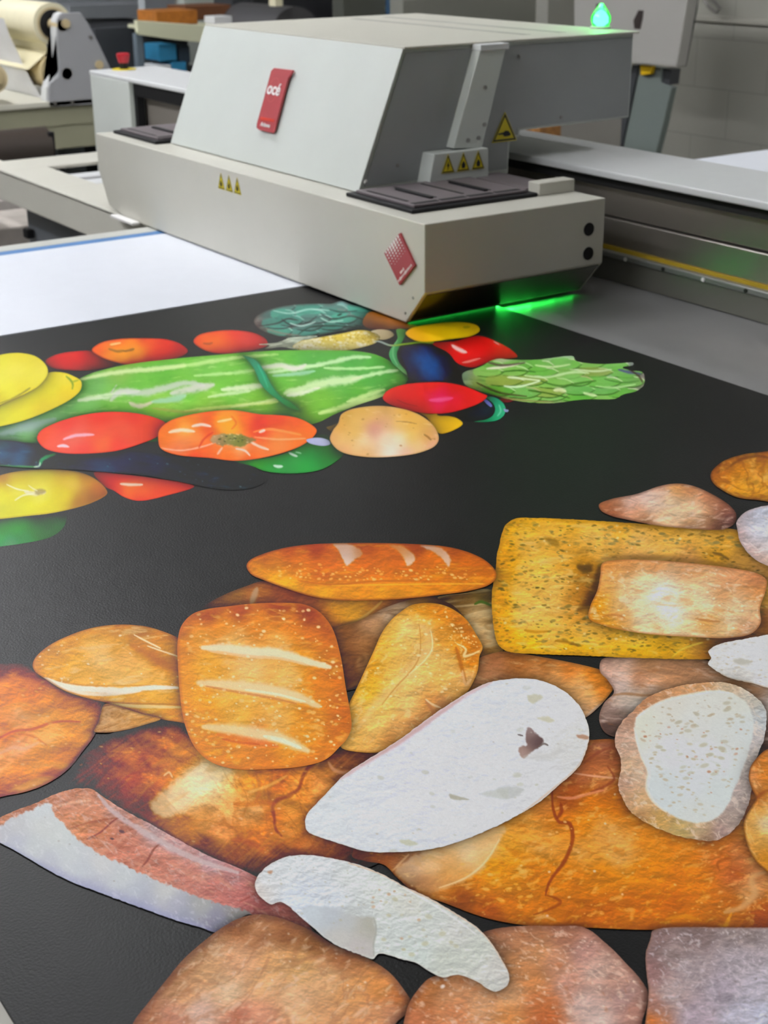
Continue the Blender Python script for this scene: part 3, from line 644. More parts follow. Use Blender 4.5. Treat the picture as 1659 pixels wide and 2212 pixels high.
def paint(later, name, fr, outline, anchors, ops=(), label=None, jag=0.0, smooth=6, grain=.06, step=None, soft=20, rel=(.07, .08)):
    step = step or STEP
    poly = outline_of(name, fr, outline, smooth, jag)
    poly = poly.copy()
    x0, y0 = poly.min(0) - step; x1, y1 = poly.max(0) + step
    x0 = max(x0, -70); x1 = min(x1, 1730); y1 = min(y1, 2280)
    gx = np.arange(x0, x1 + step, step); gy = np.arange(y0, y1 + step, step)
    XX, YY = np.meshgrid(gx, gy); xs = XX.ravel(); ys = YY.ravel()
    ins = inside(xs, ys, poly); I = ins.reshape(XX.shape)
    cell = I[:-1, :-1] | I[1:, :-1] | I[:-1, 1:] | I[1:, 1:]
    use = np.zeros(XX.shape, bool)
    for a in (0, 1):
        for b in (0, 1): use[a:a + cell.shape[0], b:b + cell.shape[1]] |= cell
    idx = -np.ones(XX.shape, int); idx[use] = np.arange(use.sum())
    x = XX[use].copy(); y = YY[use].copy(); iv = I[use]
    ed, bx, by, _ = segdist(x, y, poly)
    x = np.where(iv, x, bx); y = np.where(iv, y, by); ed = np.where(iv, ed, 0)
    r, c_ = np.nonzero(cell); quads = np.stack([idx[r, c_], idx[r + 1, c_], idx[r + 1, c_ + 1], idx[r, c_ + 1]], 1)
    if rel[0]:
        sd0 = LAYER[0] * 7 + 3
        ops = [('relief', 40, 10, 1.8, rel[0], sd0), ('relief', 12, -12, 2.4, rel[1] * .7, sd0 + 1), ('relief', 5, 5, 2.0, rel[1], sd0 + 2)] + list(ops)
    an = [(*Z(fr, [(a, b)])[0], h) for a, b, h in anchors]
    col = anchored(x, y, an, soft)
    for op in ops:
        k = op[0]
        if k == 'edge':      # (kind, colour, width, strength)
            col = mixc(col, op[1], op[3] * (1 - sstep(0, op[2], ed)) )
        elif k == 'noise':   # scale, angle, ratio, amount, seed
            col = col * (1 + op[4] * fbm(x, y, op[1], op[5], 4, op[2], op[3], 1.0))[:, None]
        elif k == 'warm': col = col * np.array(op[1:4])[None]
        elif k == 'relief':  # scale, angle, ratio, amount, seed: crust relief as the pictured food shows it
            e_ = op[1] * .22; fa = lambda a, b: fbm(a, b, op[1], op[5], 3, op[2], op[3], 1.6)
            col = col * (1 + op[4] * np.clip(2.2 * (fa(x + e_ * .5, y + e_) - fa(x - e_ * .5, y - e_)), -1, 1))[:, None]
        elif k == 'blot':    # scale, angle, ratio, colour, lo, hi, alpha, seed
            col = mixc(col, op[4], op[7] * sstep(op[5], op[6], fbm(x, y, op[1], op[8], 4, op[2], op[3], 1.2)))
        elif k == 'crease':  # scale, angle, ratio, colour, lo, alpha, seed
            col = mixc(col, op[4], op[6] * sstep(op[5], 1.0, ridge(x, y, op[1], op[7], op[2], op[3])))
        elif k == 'stroke':  # frame, points, width, colour, alpha, softness, rough
            fr2, pts, w, colr, al, so, ro = op[1:8]
            L = catmull(np.array(Z(fr2, pts)), 6, False); bb0 = L.min(0) - w * 2 - 6; bb1 = L.max(0) + w * 2 + 6
            s_ = (x > bb0[0]) & (x < bb1[0]) & (y > bb0[1]) & (y < bb1[1])
            if s_.any():
                d, _, _, t = segdist(x[s_], y[s_], L, False); hw = w / 2 * (.25 + .75 * np.sin(np.pi * np.clip(t, .02, .98)) ** .6)
                if ro: hw = hw * (1 + ro * fbm(x[s_], y[s_], 9, int(w * 7) + 3, 3))
                col[s_] = mixc(col[s_], colr, al * (1 - sstep(hw * (1 - so), hw * (1 + so) + .5, d)))
        elif k == 'poly':    # frame, points, colour or anchors, alpha, soft px, rough px
            fr2, pts, colr, al, so, ro = op[1:7]
            L = catmull(np.array(Z(fr2, pts)), 5)
            bb0 = L.min(0) - so - ro - 3; bb1 = L.max(0) + so + ro + 3
            s_ = (x > bb0[0]) & (x < bb1[0]) & (y > bb0[1]) & (y < bb1[1])
            if s_.any():
                d, _, _, _ = segdist(x[s_], y[s_], L); sd = np.where(inside(x[s_], y[s_], L), d, -d)
                if ro: sd = sd + ro * fbm(x[s_], y[s_], 8, 5, 4)
                cc_ = anchored(x[s_], y[s_], [(*Z(fr2, [(a, b)])[0], h) for a, b, h in colr]) if not isinstance(colr, str) else colr
                col[s_] = mixc(col[s_], cc_, al * sstep(-so, so + .01, sd))
        elif k == 'spots':   # count, rmin, rmax, colour, alpha, aspect, seed, [frame, region]
            n_, r0, r1_, colr, al, asp, sd_ = op[1:8]; rnd_ = np.random.RandomState(sd_)
            reg = catmull(np.array(Z(op[8], op[9])), 4) if len(op) > 8 else poly
            b0, b1 = reg.min(0), reg.max(0); cx = rnd_.uniform(b0[0], b1[0], n_ * 3); cy = rnd_.uniform(b0[1], b1[1], n_ * 3)
            ok = inside(cx, cy, reg); cx, cy = cx[ok][:n_], cy[ok][:n_]
            for a, b in zip(cx, cy):
                rr_ = r0 + (r1_ - r0) * rnd_.rand() ** 2; aa = al * rnd_.uniform(.45, 1); th = rnd_.uniform(-.35, .35)
                s_ = np.nonzero((np.abs(x - a) < rr_ * asp * 1.6 + 2) & (np.abs(y - b) < rr_ * asp * 1.6 + 2))[0]
                if len(s_) == 0: continue
                u = ((x[s_] - a) * math.cos(th) + (y[s_] - b) * math.sin(th)) / asp; v = -(x[s_] - a) * math.sin(th) + (y[s_] - b) * math.cos(th)
                col[s_] = mixc(col[s_], colr, aa * (1 - sstep(rr_ * .6, rr_ * 1.25 + .4, np.hypot(u, v))))
    for lp_ in later:        # the pictured pile: a soft dark rim where a piece lies under another
        b0, b1 = lp_.min(0) - 34, lp_.max(0) + 34
        s_ = np.nonzero((x > b0[0]) & (x < b1[0]) & (y > b0[1]) & (y < b1[1]))[0]
        if len(s_):
            q_ = lp_[::3]; d, _, _, _ = segdist(x[s_], y[s_], q_); d = np.where(inside(x[s_], y[s_], q_), 0, d)
            col[s_] = col[s_] * (1 - .28 * np.exp(-(d / 9.0) ** 1.3) - .12 * np.exp(-(d / 24.0) ** 2))[:, None]
    col = np.clip(col, 0, 1)
    LAYER[0] += 1; z = ZB + .0001 + LAYER[0] * .000013
    V = board_px(x, y); V[:, 2] = z
    me = bpy.data.meshes.new(name); nv, nf = len(V), len(quads)
    me.vertices.add(nv); me.vertices.foreach_set('co', V.astype(np.float32).ravel())
    me.loops.add(nf * 4); me.loops.foreach_set('vertex_index', quads.astype(np.int32).ravel())
    me.polygons.add(nf); me.polygons.foreach_set('loop_start', np.arange(0, nf * 4, 4, dtype=np.int32))
    me.update(calc_edges=True)
    ca_ = me.color_attributes.new('ink', 'FLOAT_COLOR', 'POINT')
    rgba = np.ones((nv, 4), np.float32); rgba[:, :3] = to_ink(col, x, y); rgba[:, 3] = grain
    ca_.data.foreach_set('color', rgba.ravel())
    o = link(name, me, M_PRINT, pb_)
    if label: o['label'] = label
    return o
pm = MB().box(-2.0505, .3, .176, 1.398, .8452, ZB, .0004).build('black_panel', mat('black_printed_ground', '121111', INK_ROUGH, bump=.3, bscale=500, spec=.2), pb_)
MB().box(-2.0505, .3, .168, .1758, .8455, .8488).build('panel_edge', mat('panel_core_edge', 'a5a298', .5), pb_)
# ------------------------------------------------------------ vegetable picture (ink colours)
def leaf_ops(fr, rows, ln, ht, body, tip, dark, seed, tilt=0.0):
    # overlapping leaf scales of a pictured artichoke: body, dark under-edge, pale tip; rows = (y, x0, x1, step)
    rn = random.Random(seed); o = []
    for y0_, x0_, x1_, st_ in rows:
        x_ = x1_
        while x_ > x0_:
            yy = y0_ + rn.uniform(-.15, .15) * ht + tilt * (x_ - x0_); L = ln * rn.uniform(.85, 1.2); H = ht * rn.uniform(.85, 1.15)
            o.append(('poly', fr, [(x_ - L, yy - H * .3), (x_ - L * .4, yy - H * .52), (x_ + L * .25, yy - H * .36), (x_ + L * .55, yy), (x_ + L * .2, yy + H * .38), (x_ - L * .4, yy + H * .52), (x_ - L, yy + H * .3)], rn.choice(body), .75, 2.0, 1.5))
            o.append(('stroke', fr, [(x_ - L * .8, yy + H * .42), (x_ - L * .2, yy + H * .54), (x_ + L * .25, yy + H * .38), (x_ + L * .55, yy + 1)], 2.4, dark, .75, .6, .3))
            o.append(('stroke', fr, [(x_ - L * .1, yy - H * .42), (x_ + L * .25, yy - H * .34), (x_ + L * .56, yy)], 2.2, rn.choice(tip), .65, .6, .3))
            x_ -= st_ * rn.uniform(.85, 1.15)
    return o
VS = dict(rel=(.0, .0), grain=.025)
ink('printed_green_pepper', 'V1', [(-190, 1440), (-60, 1420), (200, 1420), (385, 1395), (398, 1440), (372, 1500), (300, 1550), (150, 1585), (-60, 1612), (-190, 1620)],
    [(0, 1450, '3c8a50'), (100, 1480, '3f9c52'), (0, 1540, '4aa45c'), (150, 1560, '4c8c5c'), (250, 1520, '3c7c4c'), (350, 1450, '4c7c58'), (380, 1410, '4a5c50'), (250, 1440, '386c48'), (60, 1590, '6a9c74')], [('noise', 24, 10, 2, .08, 301)], 'printed green pepper low at the left edge', **VS)
ink('printed_tomato', 'V1', [(560, 1165), (700, 1172), (900, 1195), (1162, 1245), (1000, 1300), (830, 1333), (740, 1310), (680, 1272), (630, 1250)],
    [(620, 1190, 'ec5040'), (750, 1200, 'e85840'), (900, 1220, 'e86848'), (1100, 1245, 'e85c3c'), (760, 1250, 'f08848'), (850, 1290, 'f47c3c'), (700, 1270, 'e8582c'), (950, 1280, 'e85c3c'), (850, 1325, 'd8442c')], [('stroke', 'V1', [(720, 1232), (780, 1236), (850, 1236)], 6, 'fff0dc', .85, .6, .3), ('edge', 'c83828', 3, .4)], 'printed orange tomato half under the long cucumber', **VS)
ink('printed_yellow_tomato', 'V1', [(-190, 1240), (-60, 1200), (60, 1165), (200, 1148), (380, 1148), (500, 1170), (580, 1210), (632, 1262), (640, 1290), (560, 1340), (400, 1388), (200, 1420), (-190, 1420)],
    [(20, 1190, 'c08c4c'), (100, 1180, 'dcc050'), (250, 1170, 'ecdc60'), (400, 1170, 'e0b854'), (520, 1200, 'd49c54'), (600, 1260, 'd48040'), (620, 1290, '8c5c50'), (560, 1320, '9c6c50'), (480, 1340, 'b88450'), (380, 1300, 'e8d848'), (250, 1300, 'f2ec68'), (100, 1250, 'f0e860'), (0, 1300, 'eee850'), (150, 1380, 'e8e44c'), (300, 1380, 'e8dc40'), (0, 1400, 'dcd848'), (420, 1220, 'ecd060')],
    [('noise', 26, -10, 2, .04, 311), ('stroke', 'V1', [(150, 1280), (210, 1288), (270, 1282)], 9, 'f4ecc8', .85, .6, .4), ('poly', 'V1', [(210, 1270), (250, 1262), (272, 1278), (240, 1296), (215, 1290)], 'b09c68', .8, 3, 2), ('stroke', 'V1', [(40, 1235), (100, 1262), (170, 1275)], 3, 'fcfad8', .8, .6, .3), ('stroke', 'V1', [(90, 1330), (140, 1300), (200, 1292)], 3, 'fcfad8', .8, .6, .3), ('stroke', 'V1', [(170, 1240), (200, 1262), (222, 1272)], 2.5, 'fcfad8', .7, .6, .3), ('edge', 'a88040', 5, .4)], 'printed yellow tomato with a pale star at its stem', **VS)
ink('printed_tomato', 'V1', [(270, 500), (330, 462), (450, 440), (560, 440), (620, 470), (700, 512), (560, 550), (400, 552), (310, 537)], [(320, 490, 'd84c3c'), (450, 460, 'dc5040'), (560, 480, 'd84840'), (400, 520, 'e05048'), (600, 520, '9c3c38'), (560, 545, '8c4c44')], [('edge', '9c3a34', 5, .5)], 'printed red tomato, leftmost of the upper three', **VS)
ink('printed_tomato', 'V1', [(548, 432), (600, 390), (700, 367), (850, 362), (1000, 370), (1085, 400), (1122, 440), (1060, 480), (900, 512), (780, 522), (680, 502), (600, 472)],
    [(600, 430, 'ec6c3c'), (700, 385, 'e85c38'), (850, 380, 'dc4c38'), (1000, 390, 'd84c44'), (1080, 440, 'b8443c'), (950, 450, 'dc5048'), (900, 490, 'e05850'), (700, 430, 'f8b044'), (760, 470, 'fcc04c'), (820, 430, 'f8b850'), (650, 460, 'f09444'), (800, 400, 'f08c44'), (780, 510, 'd84c3c')],
    [('noise', 14, 0, 2, .05, 321), ('stroke', 'V1', [(650, 425), (700, 440), (740, 435)], 5, '8c6c34', .7, .6, .4), ('stroke', 'V1', [(740, 440), (790, 430), (800, 425)], 4, '7a5c34', .7, .6, .4), ('stroke', 'V1', [(660, 400), (720, 390)], 4, 'fce0a0', .8, .6, .3), ('edge', 'a03830', 4, .5)], 'printed orange red tomato, middle of the upper three', **VS)
ink('printed_tomato', 'V1', [(1155, 382), (1180, 347), (1280, 320), (1420, 315), (1530, 335), (1590, 370), (1600, 402), (1520, 432), (1400, 452), (1280, 450), (1200, 422)],
    [(1180, 380, 'dc5840'), (1280, 340, 'd84c3c'), (1400, 330, 'd44440'), (1540, 370, 'd84848'), (1450, 410, 'e05450'), (1230, 390, 'f07c3c'), (1290, 380, 'f49848'), (1350, 370, 'e86040'), (1300, 430, 'e0503c'), (1580, 400, 'a84440')], [('stroke', 'V1', [(1215, 392), (1250, 395), (1268, 388)], 4, '9c5428', .7, .6, .3), ('edge', '983430', 4, .5)], 'printed red tomato, rightmost of the upper three', **VS)
ink('printed_artichoke', 'V2', [(160, 250), (180, 210), (280, 160), (420, 130), (600, 120), (720, 120), (790, 100), (860, 128), (960, 150), (1020, 190), (1032, 250), (940, 292), (800, 312), (600, 350), (420, 370), (300, 342), (200, 302)],
    [(180, 240, '7c6c68'), (250, 190, '587874'), (400, 160, '5c9c8c'), (550, 150, '509484'), (700, 150, '60988c'), (800, 125, '8cb4b4'), (900, 170, '589c8c'), (1000, 220, '60807c'), (300, 280, '5c7468'), (400, 230, '584c50'), (500, 220, '58a890'), (650, 230, '5cac94'), (780, 220, '62a894'), (900, 250, '549080'), (400, 320, '4c8070'), (550, 300, '54a088'), (700, 280, '5c6c64'), (300, 330, '5c4c44'), (450, 355, '5c5440'), (650, 320, '4c5c50'), (850, 290, '4c5450')],
    [('noise', 10, -10, 3, .16, 331), ('blot', 8, -12, 3, '543c40', .1, .5, .5, 332), ('blot', 7, -12, 4, 'a8d0c4', .15, .6, .3, 333)] + leaf_ops('V2', [(150, 300, 960, 190), (320, 300, 760, 190), (200, 230, 1000, 200), (270, 260, 960, 190), (235, 330, 1000, 190)], 130, 75, ['58a890', '549484', '60a898', '4c8878', '5c7c74'], ['b8dcd0', 'a8d0c4', '8c7c78', 'c4e4d8'], '3a3238', 9) + [('stroke', 'V2', p, 3, c_, .8, .6, .4) for p, c_ in (([(200, 280), (330, 260), (400, 230), (480, 240)], '3c3034'), ([(360, 230), (420, 270), (540, 260), (610, 210)], '3c3438'), ([(640, 190), (720, 230), (860, 210), (960, 240)], '3c4440'), ([(480, 340), (560, 290), (760, 280), (900, 290)], '36403c'), ([(300, 170), (420, 190), (560, 160), (700, 170)], 'b8dcd0'), ([(420, 260), (500, 280), (600, 250)], 'c4e4d8'), ([(640, 220), (700, 250), (800, 240)], 'b8dccc'), ([(250, 300), (350, 330), (500, 350)], '8c7c70'), ([(700, 160), (780, 180), (900, 170)], '3c4c48'), ([(760, 205), (790, 195)], '20201c'))] + [('edge', '4c3c3c', 6, .5)], 'printed teal artichoke partly under the carriage', **VS)
ink('printed_tan_root', 'V2', [(990, 180), (1150, 225), (1300, 268), (1330, 282), (1310, 292), (1150, 302), (980, 297), (940, 260)], [(1050, 210, '8c5c34'), (1150, 240, 'b47444'), (1250, 280, 'b8784c'), (1050, 270, '9c6438'), (990, 280, '7c5030')], [('noise', 12, 10, 3, .12, 341)], 'printed brown root beside the carriage corner', **VS)
ink('printed_corn_cob', 'V2', [(435, 432), (500, 385), (640, 360), (800, 332), (920, 310), (1020, 325), (1066, 362), (1040, 397), (940, 432), (780, 462), (640, 472), (520, 462)],
    [(460, 430, 'dcd8b8'), (540, 400, 'ece0a0'), (650, 390, 'e8c830'), (760, 370, 'ecd048'), (850, 350, 'e8c838'), (950, 330, 'e8c850'), (1040, 360, 'd0b048'), (700, 430, 'e4d490'), (620, 440, 'f0ecd0'), (850, 400, 'f0e4a8'), (950, 390, 'e8d070'), (560, 450, 'dcdcb0')],
    [('spots', 110, 1.2, 2.6, 'fcf4c8', .8, 1.3, 351), ('spots', 90, 1, 2, 'b89418', .7, 1.2, 352), ('spots', 30, 2, 4, 'fcf8e8', .7, 1.6, 353), ('edge', 'b8a050', 3, .5)], 'printed yellow corn cob above the watermelon', **VS)
ink('printed_corn_husk', 'V2', [(190, 412), (330, 398), (420, 365), (620, 352), (560, 375), (500, 385), (440, 430), (520, 462), (420, 440), (350, 432), (240, 445), (270, 425), (360, 412), (240, 418)], [(220, 412, 'b0b4a0'), (350, 400, 'd8dcc4'), (450, 375, 'b0c0b0'), (560, 360, 'b8c4b0'), (400, 425, 'ccd0b4'), (480, 440, 'c8ccb0')], [('noise', 5, -5, 5, .25, 361), ('crease', 9, -4, 6, '6c7464', .5, .6, 362)], 'printed pale corn husk fibres', jag=2, **VS)
ink('printed_corn_tip', 'V2', [(1000, 320), (1060, 305), (1140, 318), (1165, 345), (1120, 372), (1060, 376), (1066, 360), (1040, 335)], [(1030, 318, 'c8bca0'), (1100, 335, 'bcac88'), (1150, 350, '948464'), (1080, 365, '9c8c68')], [], 'printed tan tip of the corn cob', **VS)
ink('printed_watermelon', 'P', [(-60, 945), (-22, 930), (0, 922), (72, 900), (119, 875), (155, 835), (174, 817), (253, 792), (362, 777), (470, 767), (590, 758), (711, 757), (771, 759), (816, 768), (856, 789), (883, 813), (874, 831), (831, 855), (771, 876), (726, 894), (681, 915), (600, 925), (400, 950), (200, 958), (80, 958), (0, 952), (-60, 955)],
    [(20, 935, '88b090'), (60, 920, 'a8c8b4'), (100, 905, '8cc080'), (60, 945, '90cc80'), (150, 870, '7cb470'), (200, 830, '7cb468'), (180, 880, '88c870'), (260, 800, '8cb860'), (300, 830, '7cc058'), (250, 870, '84c45c'), (350, 800, '74bc54'), (400, 840, '80c454'), (350, 880, '94c858'), (450, 790, '78bc54'), (500, 830, '78c04c'), (450, 880, '90c850'), (560, 780, '6cb44c'), (600, 830, '70bc48'), (560, 870, '84c048'), (640, 900, '74a83c'), (680, 780, '5ca84c'), (720, 820, '68b454'), (700, 860, '78b840'), (760, 790, '54a448'), (800, 820, '58ac48'), (780, 850, '60ac3c'), (840, 800, '4c9c40'), (870, 820, '60a844'), (620, 912, '5c7c34')],
    [('noise', 16, -3, 3, .08, 371), ('edge', '6c9c3c', 8, .4)] + [('stroke', 'P', p, w, c_, a_, .7, .55) for p, w, c_, a_ in (
        ([(175, 820), (250, 805), (360, 795), (400, 790)], 9, 'e8f4b8', .8), ([(310, 800), (380, 792), (420, 787), (520, 772), (600, 766)], 8, 'd8f0a4', .7), ([(420, 812), (500, 806), (600, 795), (700, 790)], 7, 'd0f0a8', .7), ([(580, 805), (640, 797), (720, 782), (760, 773), (800, 772)], 9, 'd8f4c0', .85), ([(700, 795), (760, 797), (830, 793)], 6, 'd4f4b4', .8), ([(760, 820), (820, 806), (860, 800)], 8, 'd8f4bc', .85),
        ([(615, 850), (660, 838), (700, 828), (760, 820), (780, 815)], 17, 'e4f8c0', .85), ([(620, 855), (650, 850), (690, 838)], 9, 'f4fcdc', .9), ([(690, 893), (740, 880), (790, 865), (835, 852)], 12, 'dcf49c', .85), ([(750, 868), (800, 852), (830, 842)], 9, 'e4f8a8', .8), ([(480, 842), (540, 836), (580, 830)], 12, 'f0f8d4', .85), ([(170, 865), (220, 858), (250, 852), (300, 845)], 12, 'f0f8d8', .8), ([(400, 888), (480, 880), (560, 872), (600, 868)], 8, 'e4f490', .8), ([(500, 880), (600, 862), (610, 858)], 6, 'ecf8b0', .7), ([(330, 882), (400, 890), (430, 886)], 6, 'b8a868', .6), ([(450, 858), (500, 850), (540, 845)], 7, 'e8f8c8', .7),
        ([(560, 795), (610, 790), (640, 797), (660, 788)], 11, 'ece8dc', .85), ([(590, 812), (640, 808), (680, 802)], 8, 'b8e4d0', .7), ([(240, 865), (260, 845), (300, 850), (350, 840), (400, 828), (440, 832)], 14, 'dcdcd8', .75), ([(370, 850), (420, 840), (460, 832)], 16, 'e4e0d8', .85), ([(280, 870), (300, 878), (330, 868)], 9, 'ecd8c8', .8), ([(330, 868), (380, 862), (400, 855)], 12, 'b0dcc0', .8), ([(0, 938), (60, 922), (120, 905)], 15, 'b4ccc4', .7), ([(240, 850), (252, 832)], 3, 'd0c8cc', .8))] +
    [('blot', 7, -4, 4, 'd4f0a0', .2, .7, .4, 372), ('blot', 10, -4, 4, '4c9c34', .2, .7, .3, 373)], 'printed long striped watermelon', **VS)
ink('printed_melon_stem', 'V2', [(1185, 305), (1255, 315), (1240, 360), (1205, 430), (1185, 480), (1200, 540), (1240, 590), (1275, 640), (1240, 620), (1190, 580), (1150, 540), (1130, 480), (1150, 430), (1190, 370)], [(1220, 330, '5a8c48'), (1200, 400, '4c9c58'), (1160, 460, '50a868'), (1170, 530, '409458'), (1240, 600, '80b870')], [('stroke', 'V2', [(1190, 380), (1160, 440), (1160, 500), (1190, 560)], 3, '9cd8a0', .6, .7, .3)], 'printed curved green melon stem', **VS)
ink('printed_green_bean', 'V2', [(78, 492), (150, 510), (200, 550), (240, 610), (270, 670), (300, 720), (350, 780), (430, 830), (488, 884), (420, 870), (330, 810), (250, 745), (205, 690), (180, 630), (150, 570), (110, 520)],
    [(100, 505, '246c50'), (170, 550, '2c9070'), (210, 620, '2c9870'), (240, 680, '309468'), (280, 740, '2c8c5c'), (350, 800, '2c8454'), (450, 865, '3c7c40')], [('stroke', 'V2', [(190, 560), (230, 640), (260, 720)], 3, '5cc09c', .5, .8, .3), ('edge', '1c6048', 3, .5)], 'printed dark green bean lying on the watermelon', **VS)
ink('printed_eggplant', 'V3', [(115, 322), (140, 290), (240, 280), (330, 292), (400, 350), (460, 420), (482, 470), (470, 512), (430, 507), (350, 497), (180, 492), (150, 420)],
    [(150, 310, '1c2838'), (200, 300, '1c2c40'), (250, 330, '24447c'), (270, 380, '2c5ca0'), (300, 430, '2c64b0'), (330, 470, '2c5898'), (220, 380, '20406c'), (330, 330, '18202c'), (400, 400, '141c28'), (450, 460, '101820'), (400, 490, '142830'), (200, 450, '142430'), (170, 400, '182c38'), (360, 420, '1c3454')], [('noise', 9, 60, 2, .18, 381), ('edge', '101820', 5, .6)], 'printed dark blue eggplant right of the watermelon', **VS)
ink('printed_red_pepper', 'V3', [(305, 275), (440, 260), (520, 235), (590, 232), (680, 265), (760, 310), (797, 350), (720, 365), (640, 380), (540, 413), (480, 402), (440, 380), (400, 330)],
    [(360, 280, 'a01c18'), (450, 270, 'd42820'), (540, 250, 'dc2018'), (650, 270, 'dc2820'), (740, 320, 'c42820'), (600, 310, 'e82418'), (500, 320, 'e02018'), (600, 370, 'c81c14'), (520, 390, 'c42c20'), (700, 350, 'd02820')],
    [('stroke', 'V3', [(420, 285), (450, 305), (500, 325)], 9, 'fcd8d0', .9, .6, .3), ('stroke', 'V3', [(480, 385), (530, 375), (580, 360)], 4, 'e8948c', .8, .6, .3), ('stroke', 'V3', [(660, 262), (690, 280)], 2.5, 'f0b0a8', .8, .6, .3), ('edge', '941818', 3, .5)], 'printed shiny red pepper behind the eggplant', **VS)
ink('printed_thin_vine', 'V3', [(150, 272), (230, 262), (310, 265), (312, 272), (230, 272), (150, 282), (60, 290), (0, 268), (-30, 262), (0, 258), (62, 280)], [(150, 275, '7c9c30'), (0, 265, '909c98'), (300, 268, '88a830')], [], 'printed thin green stem', **VS)
ink('printed_yellow_pepper', 'V3', [(150, 216), (180, 187), (280, 165), (400, 152), (500, 153), (570, 175), (578, 200), (530, 230), (400, 250), (260, 265), (190, 250)],
    [(180, 210, 'dca01c'), (300, 180, 'dcb414'), (400, 170, 'd8b40c'), (500, 175, 'c8a820'), (560, 190, 'c09c24'), (300, 225, 'f8c408'), (420, 210, 'f4cc10'), (500, 210, 'e8c010'), (250, 250, 'd89c10')], [('stroke', 'V3', [(485, 180), (520, 178)], 5, '8c7c30', .7, .6, .3), ('edge', 'b08c10', 4, .5)], 'printed yellow pepper below the green glow', **VS)
ink('printed_pink_radish', 'V3', [(690, 598), (740, 590), (780, 600), (745, 615), (705, 610)], [(740, 600, 'b82c50')], [], 'printed bit of pink radish', **VS)
ink('printed_green_artichoke', 'V3', [(478, 455), (500, 435), (540, 425), (600, 400), (640, 375), (700, 362), (730, 366), (900, 368), (1000, 357), (1122, 350), (1130, 372), (1250, 392), (1380, 390), (1465, 386), (1467, 398), (1400, 412), (1450, 430), (1522, 443), (1527, 512), (1490, 547), (1400, 572), (1370, 592), (1200, 597), (1130, 603), (1042, 617), (880, 616), (760, 600), (620, 562), (500, 517), (482, 490)],
    [(500, 460, '6c8470'), (560, 430, '7c7460'), (640, 400, '8c8070'), (700, 390, 'b0b898'), (850, 380, '5c8c48'), (1000, 370, '98b888'), (1100, 362, 'a8c4a0'), (1200, 400, '5c8448'), (1400, 395, 'a0b090'), (1450, 440, '5c5870'), (1510, 480, '8c7c78'), (600, 470, '78b850'), (700, 450, '64b03c'), (720, 490, '909c40'), (850, 470, '70b44c'), (850, 510, '8cc05c'), (950, 440, '6cb44c'), (1100, 470, '8cc068'), (1000, 500, '5cac34'), (1200, 440, '64a848'), (1200, 500, '6cb054'), (1050, 550, 'a0c070'), (900, 570, '7ca848'), (1200, 560, '64b048'), (1350, 500, '80bc70'), (1400, 540, '7cb060'), (1300, 450, '98bc90'), (700, 560, 'a0a838'), (800, 590, 'b8b468'), (560, 500, '8c9c48'), (1000, 605, '98ac70')],
    [('noise', 8, 5, 3, .06, 391), ('blot', 7, 8, 4, 'd8e8b8', .2, .6, .3, 392), ('blot', 8, 8, 4, '2c4c24', .2, .6, .25, 393)] + leaf_ops('V3', [(400, 640, 1380, 150), (580, 640, 1340, 150), (440, 560, 1460, 160), (550, 560, 1450, 150), (495, 600, 1480, 150)], 120, 62, ['6cb04a', '5ca43c', '7cb85c', '84b858', '68a854', '8c9c48'], ['dce8c0', 'e4dcc4', 'c8d8a8', 'c8a888'], '34581c', 7) + [('stroke', 'V3', p, w, c_, .85, .6, .3) for p, w, c_ in (([(620, 420), (720, 410), (810, 392)], 5, 'e4dcc4'), ([(740, 470), (830, 478), (930, 488)], 4, 'dce8c0'), ([(720, 520), (800, 525), (930, 490)], 4, 'dcecc8'), ([(560, 500), (620, 530), (700, 560), (850, 580)], 4, '4c4428'), ([(840, 460), (960, 470), (1120, 440), (1210, 446)], 5, 'c4dca4'), ([(620, 380), (700, 400), (840, 385)], 4, '5c4444'), ([(900, 400), (1000, 410), (1100, 395)], 4, 'ccdcA4'.lower()), ([(930, 490), (1040, 520), (1180, 500), (1250, 490)], 4, '44702c'), ([(1010, 545), (1040, 540), (1075, 552)], 9, 'dce4b0'), ([(860, 545), (960, 560), (1100, 590)], 3, '3c5c20'), ([(1180, 560), (1220, 570), (1250, 575)], 6, 'd8e8b0'), ([(1130, 425), (1250, 435), (1340, 425)], 4, 'c8d8a8'), ([(640, 570), (800, 600), (1000, 612)], 3, '8c7c50'), ([(1380, 425), (1440, 440), (1510, 450)], 5, '504c80'), ([(1420, 410), (1500, 465), (1520, 500)], 4, '4c3c34'), ([(700, 440), (800, 430), (900, 440)], 3, '3c6c28'), ([(1250, 520), (1350, 530), (1480, 510)], 4, 'b0d490'), ([(1300, 480), (1400, 500), (1500, 490)], 3, '4c7c38'))], 'printed green artichoke at the right end of the vegetables', jag=1, **VS)
ink('printed_dark_pepper', 'V3', [(430, 680), (520, 640), (600, 610), (655, 640), (652, 690), (580, 722), (480, 714)], [(480, 690, '142c38'), (560, 670, '14303c'), (630, 640, '143c44'), (600, 700, '183440')], [], 'printed dark blue green pepper under the oval tomato', **VS)
ink('printed_curled_stem', 'V3', [(612, 585), (660, 585), (705, 610), (728, 650), (718, 690), (680, 718), (620, 728), (545, 726), (620, 712), (655, 690), (668, 655), (655, 620)], [(640, 595, '1c6c50'), (690, 620, '2c9c70'), (710, 660, '3cac7c'), (680, 700, '2c9464'), (600, 722, '1c6844')], [('stroke', 'V3', [(690, 630), (700, 665), (680, 695)], 3, '8ce0b8', .6, .7, .3)], 'printed curled green stem', **VS)
ink('printed_blue_label', 'V3', [(598, 598), (612, 596), (650, 632), (645, 642)], [(620, 615, '6c74b8')], [], 'printed small violet blue mark', **VS)
